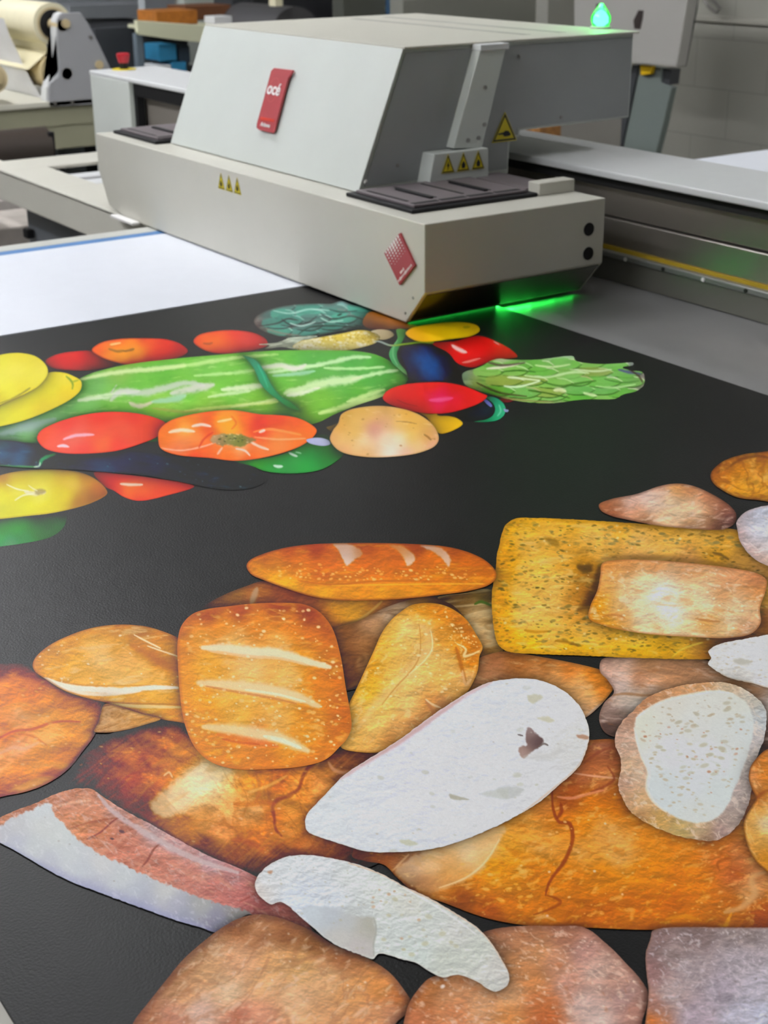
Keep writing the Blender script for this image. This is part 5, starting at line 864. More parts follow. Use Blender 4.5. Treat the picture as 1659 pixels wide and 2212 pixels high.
ink('printed_herb_bread', 'B1', [(150, 460), (200, 432), (320, 430), (450, 434), (600, 442), (760, 452), (1100, 475), (1450, 492), (1560, 520), (1800, 560), (1800, 1250), (1350, 1248), (1150, 1247), (800, 1236), (560, 1226), (300, 1216), (150, 1202), (95, 1160), (68, 1040), (60, 880), (85, 700), (90, 640), (110, 560), (125, 500)],
    [(160, 470, 'c89a20'), (120, 600, 'c8920c'), (100, 740, 'cc9408'), (80, 900, 'c8900c'), (90, 1050, 'cc9408'), (130, 1160, 'd09a10'), (300, 1190, 'dcb020'), (560, 1205, 'd8a810'), (900, 1220, 'd0a40c'), (1100, 1230, 'c49a08'), (260, 470, 'd8ac2c'), (500, 460, 'd4a428'), (800, 480, 'd0a030'), (1100, 500, 'd0a438'), (1400, 520, 'c89c38'),
     (250, 560, 'e0b448'), (400, 560, 'dcae40'), (450, 500, 'dcae40'), (640, 540, 'dcb450'), (900, 560, 'dcb458'), (1100, 560, 'd8b050'), (1300, 560, 'd4ac48'), (1350, 640, 'bc9028'), (700, 620, 'd8ac48'), (900, 650, 'd0a454'), (1200, 670, 'c0924c'), (1500, 700, 'b89040'), (1600, 740, 'b48c48'), (580, 700, 'a87c20'), (600, 740, '8c6014'), (500, 680, 'cc9c34'), (300, 720, 'e0b448'), (250, 850, 'e0b850'), (450, 800, 'dcb450'), (560, 900, 'b8842c'), (620, 920, '6a4218'), (640, 860, '7a5018'), (600, 990, 'c89434'), (400, 950, 'e0b858'), (250, 1000, 'e4bc58'), (400, 1100, 'e0b448'), (600, 1100, 'dcb448'), (900, 1150, 'd4b040'), (1150, 1180, 'c8a430'), (1250, 1180, 'a07c30'), (1300, 1220, '8a5c20'), (1380, 1150, '86603c'), (1640, 880, 'b89440'), (1640, 1000, '8a6038')],
    [('warm', 1.07, 1.0, 1.03), ('noise', 26, 5, 3, .08, 61), ('blot', 8, 0, 4, 'f0d088', .15, .6, .45, 62), ('blot', 9, 2, 5, 'a87414', .3, .8, .4, 63), ('spots', 520, .9, 2.3, '5c4c18', .8, 2.6, 64), ('spots', 220, .9, 3.0, '74683c', .65, 2.4, 65), ('spots', 90, .9, 2.2, 'a85c1c', .6, 1.6, 66), ('spots', 70, 1, 3, 'f4e4bc', .7, 1.3, 67),
     ('spots', 26, 2, 4, '7c744c', .75, 2.4, 68, 'B1', [(620, 500), (1100, 520), (1500, 560), (1450, 620), (1000, 590), (640, 560)]), ('spots', 26, 2, 4, '6c6430', .7, 2.2, 69, 'B1', [(150, 950), (620, 950), (1200, 1100), (1200, 1180), (500, 1160), (200, 1100)]),
     ('poly', 'B1', [(360, 540), (440, 560), (450, 590), (400, 585)], '705014', .6, 4, 2), ('poly', 'B1', [(550, 705), (640, 700), (640, 735), (590, 750)], '4a3410', .75, 4, 3), ('stroke', 'B1', [(430, 1140), (500, 1150), (560, 1170)], 6, '8a5c10', .7, .8, .3), ('stroke', 'B1', [(250, 1080), (320, 1090), (390, 1085)], 6, 'a87014', .7, .8, .3), ('stroke', 'B1', [(1340, 630), (1380, 640), (1430, 670)], 6, '5c4418', .7, .8, .3),
     ('stroke', 'B1', [(560, 960), (600, 940), (625, 900), (650, 840), (680, 720)], 16, '4a2c10', .55, 1, .3), ('stroke', 'B1', [(1100, 1240), (1160, 1190), (1280, 1150)], 4, 'dcc04c', .8, .6, .3), ('stroke', 'B1', [(700, 665), (900, 652), (1200, 672), (1500, 715)], 9, 'a87844', .5, 1, .3), ('edge', 'b07c08', 12, .6)], 'printed yellow flat bread flecked with herbs', jag=1.2)
ink('printed_flat_roll', 'B1', [(700, 692), (800, 672), (950, 672), (1200, 690), (1450, 720), (1600, 752), (1650, 790), (1642, 860), (1612, 950), (1615, 1040), (1560, 1100), (1420, 1125), (1250, 1120), (1000, 1105), (820, 1080), (700, 1050), (622, 1010), (630, 940), (670, 850), (688, 760)],
    [(720, 720, 'cc8440'), (850, 700, 'cc8c50'), (1000, 710, 'c88a54'), (1200, 740, 'cc9464'), (1450, 760, 'c88c60'), (1600, 790, 'b87850'), (1620, 860, 'c8864c'), (720, 820, 'dc9c54'), (680, 920, 'd0881c'), (650, 990, 'c47c14'), (760, 1040, 'cc8c24'), (800, 960, 'e4b470'), (850, 850, 'ecc088'), (950, 820, 'f4dcac'), (1030, 860, 'fdf4dc'), (1080, 920, 'fcf4e0'), (1100, 980, 'f4ecd4'), (900, 920, 'f4dcb0'), (950, 1020, 'f0d8ac'), (1200, 900, 'ecd0a0'), (1300, 950, 'ecd4ac'), (1400, 880, 'd89c68'), (1450, 960, 'e8c898'), (1300, 1020, 'd49448'), (1400, 1060, 'e4b880'), (1200, 1080, 'e8c490'), (1000, 1080, 'e4b478'), (1550, 1060, 'e0a87c'), (1560, 950, 'e0b484'), (800, 1000, 'd8985c')],
    [('noise', 24, 6, 2, .06, 71), ('blot', 9, 10, 2, 'fcecd0', .1, .6, .5, 72), ('blot', 14, 5, 3, 'cc8848', .25, .7, .45, 73), ('stroke', 'B1', [(1240, 1012), (1310, 1025), (1380, 1030)], 4, 'b8743c', .8, .7, .3), ('stroke', 'B1', [(700, 1000), (780, 990), (830, 1010)], 5, 'b0642c', .5, .8, .3), ('spots', 60, .8, 2, 'fff8e8', .6, 1.6, 74), ('edge', '9a5a30', 6, .6)], 'printed tan flat roll lying on the herb bread')
ink('printed_pointed_roll', 'B1', [(680, 352), (750, 320), (900, 290), (1030, 245), (1130, 230), (1230, 245), (1350, 300), (1440, 360), (1475, 410), (1465, 460), (1400, 495), (1200, 490), (1000, 470), (850, 440), (760, 420), (690, 385)],
    [(700, 365, 'a86440'), (800, 360, 'b47450'), (760, 400, '8c4c30'), (850, 340, 'dcb8ac'), (950, 310, 'e0c0b4'), (1030, 270, 'c09078'), (1130, 260, 'c88c50'), (1200, 270, 'bc7c50'), (1300, 310, 'a86c4c'), (1400, 370, '905840'), (1440, 400, '7c5048'), (1430, 450, '644440'), (1000, 360, 'e4c4ac'), (1100, 340, 'eccca4'), (1200, 350, 'e0b890'), (1250, 390, 'ecc8a0'), (1150, 410, 'f0d4ac'), (1050, 430, 'e8b888'), (900, 400, 'c88c68'), (950, 450, '90603c'), (1200, 450, 'c49468'), (1300, 430, 'b8845c'), (1350, 470, '5c3c30'), (1200, 485, '5a3c28')],
    [('noise', 20, -12, 3, .1, 81), ('blot', 8, -8, 3, 'f4dcc8', .1, .6, .5, 82), ('edge', '5c3a30', 7, .55)], 'printed small pointed roll above the herb bread')
ink('printed_dark_roll', 'B1', [(1325, 190), (1340, 150), (1400, 100), (1500, 65), (1600, 50), (1860, 50), (1860, 340), (1600, 326), (1480, 310), (1400, 272), (1345, 232)],
    [(1340, 190, '8c5028'), (1380, 140, '7c4418'), (1500, 80, '84501c'), (1600, 62, '8c5c20'), (1550, 100, 'b8782c'), (1640, 110, 'b07428'), (1420, 170, 'c07020'), (1500, 160, 'd0842c'), (1600, 170, 'd89444'), (1450, 230, 'd08c28'), (1550, 240, 'dca03c'), (1640, 240, 'd49438'), (1480, 290, 'bc8420'), (1600, 300, 'c08428'), (1400, 250, 'a86820')],
    [('noise', 18, -10, 2, .14, 91), ('blot', 9, -20, 2, 'ecb868', .1, .6, .5, 92), ('crease', 24, 30, 1.5, '8c4c10', .6, .5, 93), ('stroke', 'B1', [(1440, 130), (1500, 90), (1600, 70), (1659, 80)], 6, '5c3410', .6, .7, .3), ('edge', '4a2c18', 6, .6)], 'printed dark glossy roll at the right edge')
CR1 = [('noise', 20, 0, 2, .03, 101)]
ink('printed_bread_slice', 'B1', [(1480, 490), (1478, 450), (1520, 400), (1600, 368), (1720, 350), (1860, 360), (1860, 740), (1720, 720), (1640, 700), (1560, 650), (1500, 570)],
    [(1490, 450, 'b0a0a0'), (1500, 520, 'b09088'), (1560, 620, 'bc9c90'), (1620, 680, 'c4a494'), (1530, 420, 'b4aab0'), (1640, 380, 'b8bac8'), (1600, 430, 'd0d4e0'), (1650, 500, 'd8dce8'), (1600, 520, 'd4d8e4'), (1560, 480, 'c8c8d4'), (1640, 580, 'd0c4c4'), (1580, 560, 'bcb0b0')],
    [('noise', 14, 20, 1.5, .06, 102), ('blot', 6, 30, 2, 'ecdcd4', .1, .6, .5, 103), ('blot', 7, 30, 2, '8c7470', .3, .8, .4, 104), ('edge', 'a08884', 6, .5)], 'printed slice with dusty grey crust at the right edge', jag=1)
ink('printed_bread_slice', 'B4', [(1300, 235), (1318, 200), (1302, 165), (1340, 130), (1450, 100), (1560, 80), (1720, 55), (1860, 50), (1860, 430), (1720, 400), (1560, 352), (1430, 322), (1340, 272)],
    [(1340, 180, 'e0ddd8'), (1400, 240, 'e0ded8'), (1500, 150, 'e4e4e4'), (1640, 150, 'e4e6ea'), (1640, 350, 'dcdadc'), (1500, 300, 'd8d4cc')],
    CR1 + [('blot', 8, 12, 3, 'bcb4a4', .25, .8, .5, 112), ('poly', 'B4', [(1450, 215), (1500, 205), (1560, 225), (1530, 240), (1470, 235)], 'b8b4a4', .8, 3, 2), ('spots', 50, .8, 2.2, 'c0b49c', .8, 2, 113), ('stroke', 'B4', [(1330, 275), (1430, 325), (1560, 355), (1720, 403)], 5, 'b89878', .8, .5, .3), ('edge', 'c8c0b4', 3, .6)], 'printed white slice below the herb bread at the right edge', jag=1.6, rel=(.02, .05))
ink('printed_crusty_slice', 'B4', [(830, 540), (870, 500), (920, 450), (1000, 410), (1130, 370), (1280, 350), (1400, 350), (1500, 380), (1580, 430), (1640, 500), (1650, 580), (1630, 700), (1590, 800), (1570, 920), (1540, 1080), (1480, 1200), (1380, 1280), (1300, 1295), (1180, 1280), (1050, 1240), (920, 1180), (830, 1110), (780, 1020), (765, 960), (780, 860), (778, 800), (745, 720), (750, 650), (790, 580)],
    [(1250, 360, 'cc9868'), (1050, 400, 'c08c60'), (900, 470, 'b88058'), (820, 560, 'b08870'), (770, 660, 'b08c78'), (770, 740, 'c09c84'), (820, 720, 'c8a890'), (830, 850, 'd0ac88'), (880, 900, 'd8b898'), (800, 950, 'b89078'), (820, 1060, 'bc9470'), (900, 1060, 'd8b080'), (1000, 1180, 'c09858'), (900, 1150, 'a87c50'), (1150, 1240, 'b89c60'), (1250, 1230, 'c8ac84'), (1280, 1285, '94745c'), (1380, 1250, 'a88c84'), (1450, 1160, 'b09c90'), (1500, 1100, 'a09088'), (1520, 980, 'b4a49c'), (1560, 850, 'b8aca4'), (1600, 700, 'c0b8b4'), (1620, 560, 'b8bcbc'), (1560, 450, 'c0b8a8'), (1430, 380, 'c8b090')],
    [('noise', 12, 30, 1.5, .08, 121), ('blot', 6, 40, 2, 'ecdccc', .1, .6, .55, 122), ('blot', 7, 30, 2, '8a6450', .35, .8, .4, 123),
     ('poly', 'B4', [(872, 560), (950, 500), (1060, 450), (1200, 420), (1350, 400), (1450, 415), (1530, 470), (1562, 540), (1572, 640), (1542, 760), (1502, 880), (1452, 1000), (1420, 1080), (1350, 1160), (1260, 1188), (1150, 1172), (1050, 1122), (975, 1062), (935, 980), (940, 880), (898, 780), (870, 700), (862, 620)], [(900, 600, 'e4dccc'), (1100, 480, 'dcd8cc'), (1300, 440, 'dcdad0'), (1480, 480, 'd8d8cc'), (1200, 600, 'dcdcd4'), (1400, 650, 'd8dad4'), (1520, 600, 'd4d8d4'), (1100, 750, 'dce0dc'), (1300, 800, 'dce0de'), (1200, 950, 'd8dedc'), (1050, 1000, 'd4dad8'), (1350, 1000, 'd4dad6'), (1250, 1120, 'd8dcd4')], 1, 3, 2),
     ('stroke', 'B4', [(872, 560), (950, 500), (1060, 450), (1200, 420), (1350, 400), (1450, 415)], 6, 'f0ece0', .7, .6, .4), ('stroke', 'B4', [(860, 620), (900, 780), (945, 880), (935, 980), (975, 1062), (1050, 1122)], 7, 'ece4d8', .7, .7, .4),
     ('blot', 5, 15, 4, 'b8b0a0', .3, .8, .35, 124), ('spots', 130, .9, 3.0, 'b8a888', .85, 2.2, 125, 'B4', [(900, 580), (1350, 420), (1540, 500), (1500, 800), (1350, 1140), (1050, 1080), (960, 850)]), ('spots', 28, 2.2, 5.0, 'b4ac90', .8, 2.2, 126, 'B4', [(950, 580), (1350, 440), (1520, 560), (1450, 860), (1300, 1100), (1080, 1000)]), ('spots', 22, 1, 3, 'a8643c', .7, 1.6, 127, 'B4', [(900, 640), (1500, 560), (1400, 1050), (1000, 760)])],
    'printed round slice with thick floury crust', jag=2, rel=(.03, .08))
ink('printed_bun', 'B4', [(1690, 735), (1640, 755), (1600, 790), (1555, 850), (1543, 920), (1560, 980), (1585, 1040), (1560, 1090), (1530, 1140), (1512, 1200), (1528, 1300), (1570, 1400), (1640, 1470), (1720, 1530), (1860, 1540), (1860, 720)],
    [(1600, 820, 'b87030'), (1640, 790, 'c07838'), (1560, 900, 'c08050'), (1640, 900, 'cc7828'), (1590, 980, 'cc8a50'), (1600, 1030, '8c4c20'), (1640, 1020, 'd08838'), (1560, 1150, 'd49c50'), (1620, 1120, 'cc9040'), (1640, 1180, 'f0dcb4'), (1540, 1250, 'd09440'), (1600, 1300, 'd8a050'), (1640, 1400, 'c8842c'), (1560, 1340, 'bc8038')],
    [('noise', 16, 60, 3, .1, 131), ('blot', 7, 60, 3, 'f0c890', .1, .6, .4, 132), ('stroke', 'B4', [(1590, 1040), (1640, 1000), (1720, 990)], 7, '8c4818', .6, .8, .3), ('edge', '5c3418', 6, .7)], 'printed glossy bun cut off by the right edge')
ink('printed_baguette', 'B2', [(195, 772), (212, 725), (290, 655), (420, 590), (560, 545), (700, 528), (850, 535), (950, 560), (1060, 605), (1200, 700), (1200, 1150), (1090, 1115), (980, 1097), (850, 1062), (720, 1022), (640, 996), (500, 962), (380, 920), (270, 852), (210, 808)],
    [(220, 770, 'cc8c4c'), (300, 690, 'd09444'), (420, 620, 'c88c48'), (560, 570, 'c8883c'), (700, 545, 'b87c40'), (850, 555, 'b07440'), (1000, 600, 'bc7838'), (300, 780, 'ecac50'), (450, 750, 'f0b458'), (400, 680, 'eca84c'), (560, 640, 'f4bc68'), (600, 720, 'f8c880'), (700, 650, 'ecac54'), (750, 720, 'f0b468'), (850, 640, 'cc883c'), (1000, 660, 'dca050'), (940, 720, 'b87430'), (1050, 760, 'b87838'), (1050, 820, 'd09044'), (850, 800, 'f0b868'), (950, 860, 'f0b45c'), (700, 850, 'f4c070'), (500, 850, 'f0b45c'), (700, 950, 'f4bc5c'), (950, 960, 'ecb050'), (600, 960, 'e4a44c'), (800, 985, 'ecac50'), (900, 1040, 'f0ac40'), (1050, 1060, 'ec9c30'), (780, 1035, 'd89438')],
    [('noise', 24, -6, 3.5, .05, 141), ('blot', 9, -6, 4, 'fcdca4', .15, .6, .5, 142), ('stroke', 'B2', [(268, 850), (330, 875), (430, 905), (560, 915), (720, 922), (900, 905), (1060, 905)], 13, 'fff4e0', .95, .35, .3), ('stroke', 'B2', [(268, 850), (400, 915), (560, 945), (720, 940), (840, 925)], 7, 'fdf0dc', .8, .5, .3),
     ('stroke', 'B2', [(660, 998), (760, 1012), (900, 1018), (1080, 1022)], 8, 'fce0a0', .85, .5, .3), ('stroke', 'B2', [(800, 588), (850, 615), (930, 655), (960, 670)], 3.4, 'ffe8c0', .9, .5, .3), ('stroke', 'B2', [(880, 655), (980, 690), (1070, 720)], 3, 'ffe8c0', .9, .5, .3), ('stroke', 'B2', [(780, 650), (880, 700), (980, 770), (1060, 800)], 16, 'b46c28', .5, 1, .3),
     ('stroke', 'B2', [(640, 990), (800, 1000), (1075, 1005)], 3, 'a86c28', .6, .6, .3), ('stroke', 'B2', [(330, 860), (500, 890), (900, 890)], 3, 'c07c34', .5, .6, .3), ('spots', 36, .9, 2.6, 'fff0d0', .8, 1.7, 143), ('edge', '9c6438', 6, .6)], 'printed golden baguette with a white split at the left', rel=(.05, .06))
ink('printed_small_roll', 'B2', [(618, 1010), (640, 1000), (720, 1022), (850, 1062), (960, 1092), (880, 1122), (740, 1160), (622, 1174), (562, 1166), (590, 1110)],
    [(640, 1030, '90684a'), (600, 1100, 'a87c58'), (700, 1060, 'c0905c'), (800, 1080, 'cc9858'), (900, 1090, 'c88c48'), (640, 1150, 'c49460'), (750, 1130, 'c08850')],
    [('crease', 14, -20, 4, '8c6038', .5, .5, 151), ('crease', 14, -10, 4, 'e4bc88', .5, .4, 152), ('edge', '6a4c38', 6, .5)], 'printed small tan roll under the golden baguette')
ink('printed_heel_roll', 'B3', [(650, 1312), (700, 1200), (695, 1080), (740, 980), (800, 850), (850, 740), (900, 630), (960, 550), (1020, 500), (1080, 465), (1200, 455), (1300, 480), (1400, 550), (1460, 640), (1500, 720), (1482, 770), (1470, 860), (1442, 930), (1410, 982), (1340, 1042), (1220, 1130), (1100, 1220), (1000, 1290), (900, 1342), (780, 1347)],
    [(1050, 500, 'dc9c3c'), (1150, 480, 'd8881c'), (1250, 500, 'd07c1c'), (1350, 560, 'c4701c'), (1420, 640, 'b8681c'), (1470, 720, 'c4741c'), (950, 600, 'eeb850'), (1050, 600, 'f4cc80'), (1150, 600, 'ecb45c'), (1250, 620, 'dc9438'), (1320, 680, 'dc9838'), (900, 700, 'ecb040'), (1000, 720, 'f0bc60'), (1100, 760, 'ecb45c'), (1200, 780, 'f0bc68'), (1300, 800, 'ecb460'), (1370, 720, 'd8841c'), (1430, 800, 'cc7818'), (1400, 900, 'e0a868'), (860, 850, 'e4a028'), (950, 880, 'f0b85c'), (1100, 900, 'f0bc6c'), (1250, 920, 'ecb45c'), (1350, 950, 'e8ac58'), (820, 980, 'e8b030'), (900, 1050, 'f4c060'), (1050, 1050, 'f4c474'), (1200, 1050, 'e0984c'), (760, 1100, 'f0b450'), (850, 1180, 'f8c870'), (1000, 1200, 'e8a860'), (1100, 1180, 'dc9858'), (720, 1250, 'ecb45c'), (850, 1290, 'e4a858'), (950, 1290, 'd89450'), (1240, 1080, 'c8885c')],
    [('noise', 24, -50, 2, .05, 161), ('blot', 8, -40, 2, 'fcdc9c', .15, .6, .5, 162), ('stroke', 'B3', [(1130, 590), (1180, 640), (1170, 720), (1120, 800), (1030, 900), (930, 1000), (830, 1100), (760, 1200)], 22, 'f8cc88', .5, .9, .3),
     ('stroke', 'B3', [(1120, 580), (1130, 680), (1120, 780), (1080, 850), (980, 960), (900, 1060)], 3, 'c88838', .65, .6, .3), ('stroke', 'B3', [(1190, 620), (1200, 720), (1160, 790), (1060, 880)], 3, 'fce4b0', .7, .6, .4), ('stroke', 'B3', [(1350, 700), (1400, 730), (1390, 770), (1440, 760), (1480, 740)], 5, 'f8d8a0', .8, .5, .3), ('stroke', 'B3', [(1340, 720), (1370, 820), (1400, 940)], 8, 'a85a14', .7, .7, .3), ('stroke', 'B3', [(1380, 860), (1400, 940), (1430, 910)], 6, 'f0c490', .7, .6, .3),
     ('stroke', 'B3', [(1160, 1040), (1190, 1080), (1220, 1140)], 7, 'c07c50', .7, .7, .3), ('stroke', 'B3', [(1160, 1030), (1200, 1060), (1250, 1080)], 4, 'f8dcb0', .8, .6, .3), ('spots', 90, .9, 3.2, 'fce8b8', .75, 1.6, 163), ('spots', 40, .9, 2.4, 'fce8b8', .8, 1.2, 164, 'B3', [(1200, 480), (1400, 560), (1480, 720), (1300, 700)]), ('edge', 'b4762c', 6, .6)], 'printed golden heel of bread beside the square roll')
ink('printed_long_roll', 'B3', [(90, 232), (108, 200), (200, 157), (330, 122), (500, 102), (700, 96), (950, 97), (1150, 105), (1300, 120), (1440, 160), (1530, 210), (1580, 270), (1577, 310), (1540, 345), (1430, 380), (1250, 405), (1050, 427), (850, 438), (650, 438), (480, 415), (350, 375), (200, 320), (115, 280)],
    [(110, 220, 'd07c3c'), (200, 180, 'b8642c'), (350, 140, 'a8501c'), (500, 120, '9c4414'), (800, 115, 'a04c18'), (1100, 120, '944418'), (1350, 150, '9c4c1c'), (1500, 220, 'b05818'), (150, 260, 'dc9030'), (250, 230, 'e08830'), (400, 200, 'd87828'), (600, 200, 'd06c18'), (800, 220, 'd87018'), (1000, 200, 'cc6810'), (1200, 200, 'cc6c18'), (1400, 230, 'c86814'), (250, 310, 'f0ac30'), (400, 280, 'dc8020'), (550, 290, 'cc6418'), (700, 300, 'd87418'), (900, 300, 'd8700c'), (1100, 290, 'd06c10'), (1300, 300, 'cc6c10'), (1500, 300, 'c86c10'), (350, 350, 'f0b030'), (550, 380, 'f0ac28'), (700, 380, 'eca028'), (900, 370, 'eca020'), (1100, 370, 'e49418'), (1300, 350, 'dc8c18'), (1450, 350, 'cc7c18'), (700, 430, 'cc8020'), (1000, 415, 'd08818'), (1550, 300, 'c46c18')],
    [('noise', 22, -2, 4, .06, 171), ('blot', 9, -3, 5, 'fcc060', .2, .7, .35, 172), ('poly', 'B3', [(605, 98), (700, 98), (760, 130), (780, 165), (740, 190), (690, 232), (660, 190), (640, 140)], [(660, 120, 'c8a898'), (700, 160, 'ccb4a8'), (760, 150, 'b87c50'), (690, 215, 'ecdcd4')], .9, 3, 3),
     ('poly', 'B3', [(940, 108), (1000, 110), (1060, 140), (1095, 180), (1080, 215), (1050, 235), (1030, 190), (1000, 150)], [(980, 120, 'bc7c50'), (1040, 150, 'c48c5c'), (1055, 215, 'ecd8c8')], .85, 3, 3), ('poly', 'B3', [(1130, 112), (1200, 110), (1270, 140), (1310, 200), (1295, 235), (1270, 200), (1210, 150)], [(1160, 120, 'c0a8a0'), (1230, 140, 'c49c80'), (1290, 215, 'dcc0ac')], .85, 3, 3),
     ('stroke', 'B3', [(400, 320), (600, 345), (850, 325), (1100, 322), (1310, 325)], 4, 'c46410', .6, .6, .3), ('stroke', 'B3', [(600, 350), (900, 345), (1250, 340), (1500, 340)], 3, 'f8c050', .6, .6, .4), ('spots', 110, .9, 2.8, 'fcd090', .8, 1.7, 173, 'B3', [(180, 260), (420, 220), (1000, 250), (1300, 240), (1550, 300), (1300, 320), (600, 320), (300, 300)]), ('edge', '7c3c14', 6, .6)], 'printed long glossy roll with three slashes', rel=(.05, .06))
ink('printed_square_roll', 'P', [(384, 1385), (393, 1352), (416, 1328), (450, 1317), (488, 1312), (530, 1307), (579, 1304), (620, 1304), (656, 1307), (688, 1322), (717, 1357), (735, 1415), (747, 1487), (758, 1549), (759, 1574), (750, 1597), (735, 1614), (703, 1643), (656, 1657), (572, 1664), (506, 1663), (456, 1648), (423, 1619), (401, 1572), (391, 1522), (385, 1449)],
    [(400, 1350, 'c07038'), (450, 1330, 'b4602c'), (520, 1316, 'a85428'), (600, 1312, '9c4a20'), (670, 1325, '94441c'), (700, 1360, 'b05c1c'), (395, 1400, 'd88a3c'), (395, 1480, 'd8903c'), (398, 1550, 'dc8c34'), (430, 1380, 'eca450'), (480, 1360, 'e09040'), (560, 1345, 'dc8838'), (620, 1350, 'd88030'), (680, 1380, 'cc7420'), (500, 1390, 'f4b868'), (600, 1390, 'f0ac58'), (660, 1420, 'e09434'), (725, 1450, 'c46c18'), (740, 1530, 'c06814'), (450, 1440, 'f0ac48'), (540, 1450, 'f8c478'), (620, 1460, 'f4bc68'), (690, 1480, 'd8801c'), (430, 1500, 'eca23c'), (500, 1510, 'f0b050'), (600, 1520, 'f0b054'), (680, 1540, 'dc8824'), (740, 1580, 'c87018'), (430, 1560, 'e8982c'), (520, 1550, 'f4b450'), (600, 1560, 'f0b058'), (660, 1590, 'e49838'), (460, 1610, 'e08c28'), (560, 1600, 'e08848'), (620, 1620, 'e8983c'), (700, 1620, 'd88028'), (480, 1645, 'dc8828'), (580, 1650, 'd88024'), (660, 1645, 'd88028')],
    [('noise', 30, 5, 2, .05, 181), ('blot', 10, 5, 3, 'fcd08c', .15, .6, .4, 182), ('blot', 18, 5, 2, 'd87c20', .3, .8, .35, 183),
     ('stroke', 'P', [(438, 1401), (480, 1402), (540, 1409), (600, 1413), (650, 1427), (712, 1443)], 21, 'fce8c4', .9, .5, .3), ('stroke', 'P', [(455, 1409), (540, 1420), (600, 1424), (660, 1436)], 6, 'f4c890', .8, .6, .3),
     ('stroke', 'P', [(430, 1477), (500, 1482), (560, 1490), (620, 1500), (688, 1527)], 25, 'f8d8a8', .85, .6, .3), ('stroke', 'P', [(445, 1484), (520, 1498), (580, 1508), (640, 1522)], 5, 'c8784c', .6, .7, .3), ('stroke', 'P', [(530, 1492), (600, 1502), (660, 1518)], 5, 'fdeccc', .8, .6, .3),
     ('stroke', 'P', [(440, 1572), (500, 1578), (560, 1588), (610, 1598), (665, 1624)], 25, 'f8d8a4', .85, .6, .3), ('stroke', 'P', [(470, 1588), (540, 1602), (600, 1614)], 12, 'd87040', .6, .8, .3), ('stroke', 'P', [(570, 1592), (610, 1602), (650, 1618)], 9, 'fdf0d4', .85, .6, .3), ('stroke', 'P', [(480, 1598), (520, 1606), (560, 1610)], 5, 'c04c28', .5, .8, .3),
     ('spots', 210, 1.0, 3.4, 'fde8bc', .85, 1.4, 184), ('spots', 50, 2, 4.4, 'fbdca4', .6, 1.4, 185, 'P', [(400, 1500), (740, 1500), (740, 1600), (400, 1600)]), ('edge', 'b8682c', 9, .6)], 'printed square golden roll with three pale scores', rel=(.05, .06))
ink('printed_big_slice', 'P', [(659, 1782), (663, 1762), (680, 1742), (702, 1719), (739, 1680), (765, 1661), (789, 1646), (862, 1600), (934, 1547), (1006, 1500), (1050, 1478), (1095, 1469), (1153, 1469), (1204, 1486), (1240, 1513), (1262, 1545), (1273, 1585), (1269, 1614), (1251, 1657), (1204, 1701), (1167, 1733), (1113, 1766), (1059, 1793), (999, 1818), (934, 1836), (862, 1843), (789, 1841), (735, 1825), (681, 1807), (664, 1798)],
    [(700, 1760, 'dfe4e6'), (800, 1700, 'e2e5ea'), (900, 1640, 'e4e5ee'), (1000, 1560, 'e2e5ec'), (1100, 1500, 'e0e3e8'), (1200, 1540, 'e4e4e6'), (1240, 1600, 'dddcd8'), (1150, 1700, 'e0e0e0'), (1000, 1750, 'e4e6ee'), (850, 1800, 'e0e4e8'), (900, 1720, 'e4e5f0'), (1060, 1640, 'e4e6ee')],
    CR1 + [('blot', 16, -30, 2, 'c8cccc', .35, .9, .35, 191), ('stroke', 'P', [(735, 1683), (790, 1645), (865, 1598), (935, 1546), (1008, 1498), (1060, 1474)], 19, 'd8b4b4', .75, .6, .25), ('stroke', 'P', [(780, 1655), (862, 1606), (934, 1555), (1000, 1508)], 7, 'c49c98', .5, .8, .4), ('stroke', 'P', [(1273, 1600), (1255, 1650), (1204, 1699), (1130, 1756)], 5, 'd4b8a0', .7, .8, .5),
     ('poly', 'B4', [(215, 655), (228, 620), (262, 640), (285, 665), (318, 690), (290, 735), (245, 765), (200, 800), (165, 742), (215, 720), (212, 690)], [(240, 640, 'a08c88'), (240, 690, '6c5450'), (290, 700, '503c3c'), (190, 770, 'a88c80')], 1, 2, 3), ('stroke', 'B4', [(165, 660), (195, 668)], 3, '6c605c', .9, .4, .2), ('stroke', 'B4', [(290, 735), (320, 715), (345, 725)], 4, '6c605c', .9, .4, .2), ('poly', 'B4', [(200, 800), (280, 760), (350, 770), (420, 730), (400, 790), (300, 815)], 'cccac4', .5, 6, 4),
     ('spots', 22, 1.6, 6, 'c8c8b8', .75, 1.8, 192), ('spots', 60, .8, 2, 'c4bca8', .6, 1.6, 193), ('poly', 'B4', [(220, 430), (280, 420), (312, 435), (280, 465), (240, 470)], 'c8c4a8', .8, 3, 3), ('poly', 'B4', [(280, 560), (340, 555), (382, 575), (360, 592), (300, 575)], 'ccc8ac', .8, 3, 3), ('poly', 'B4', [(40, 990), (120, 970), (200, 990), (150, 1030), (80, 1045)], 'bfc1bb', .7, 4, 4), ('poly', 'B4', [(510, 665), (560, 660), (592, 680), (570, 690), (530, 680)], 'a8704c', .7, 2, 3), ('poly', 'B6', [(1300, 290), (1340, 300), (1420, 325), (1310, 318)], 'a8a48c', .8, 2, 1), ('poly', 'B6', [(1480, 290), (1560, 270), (1650, 265), (1640, 320), (1560, 315)], 'c4c6bc', .7, 4, 3), ('poly', 'B6', [(1000, 570), (1060, 565), (1115, 590), (1050, 600)], 'c4c4a8', .8, 2, 2), ('edge', 'd0c8bc', 3, .5)], 'big printed white slice with a torn hole', jag=1.4, rel=(.01, .03))
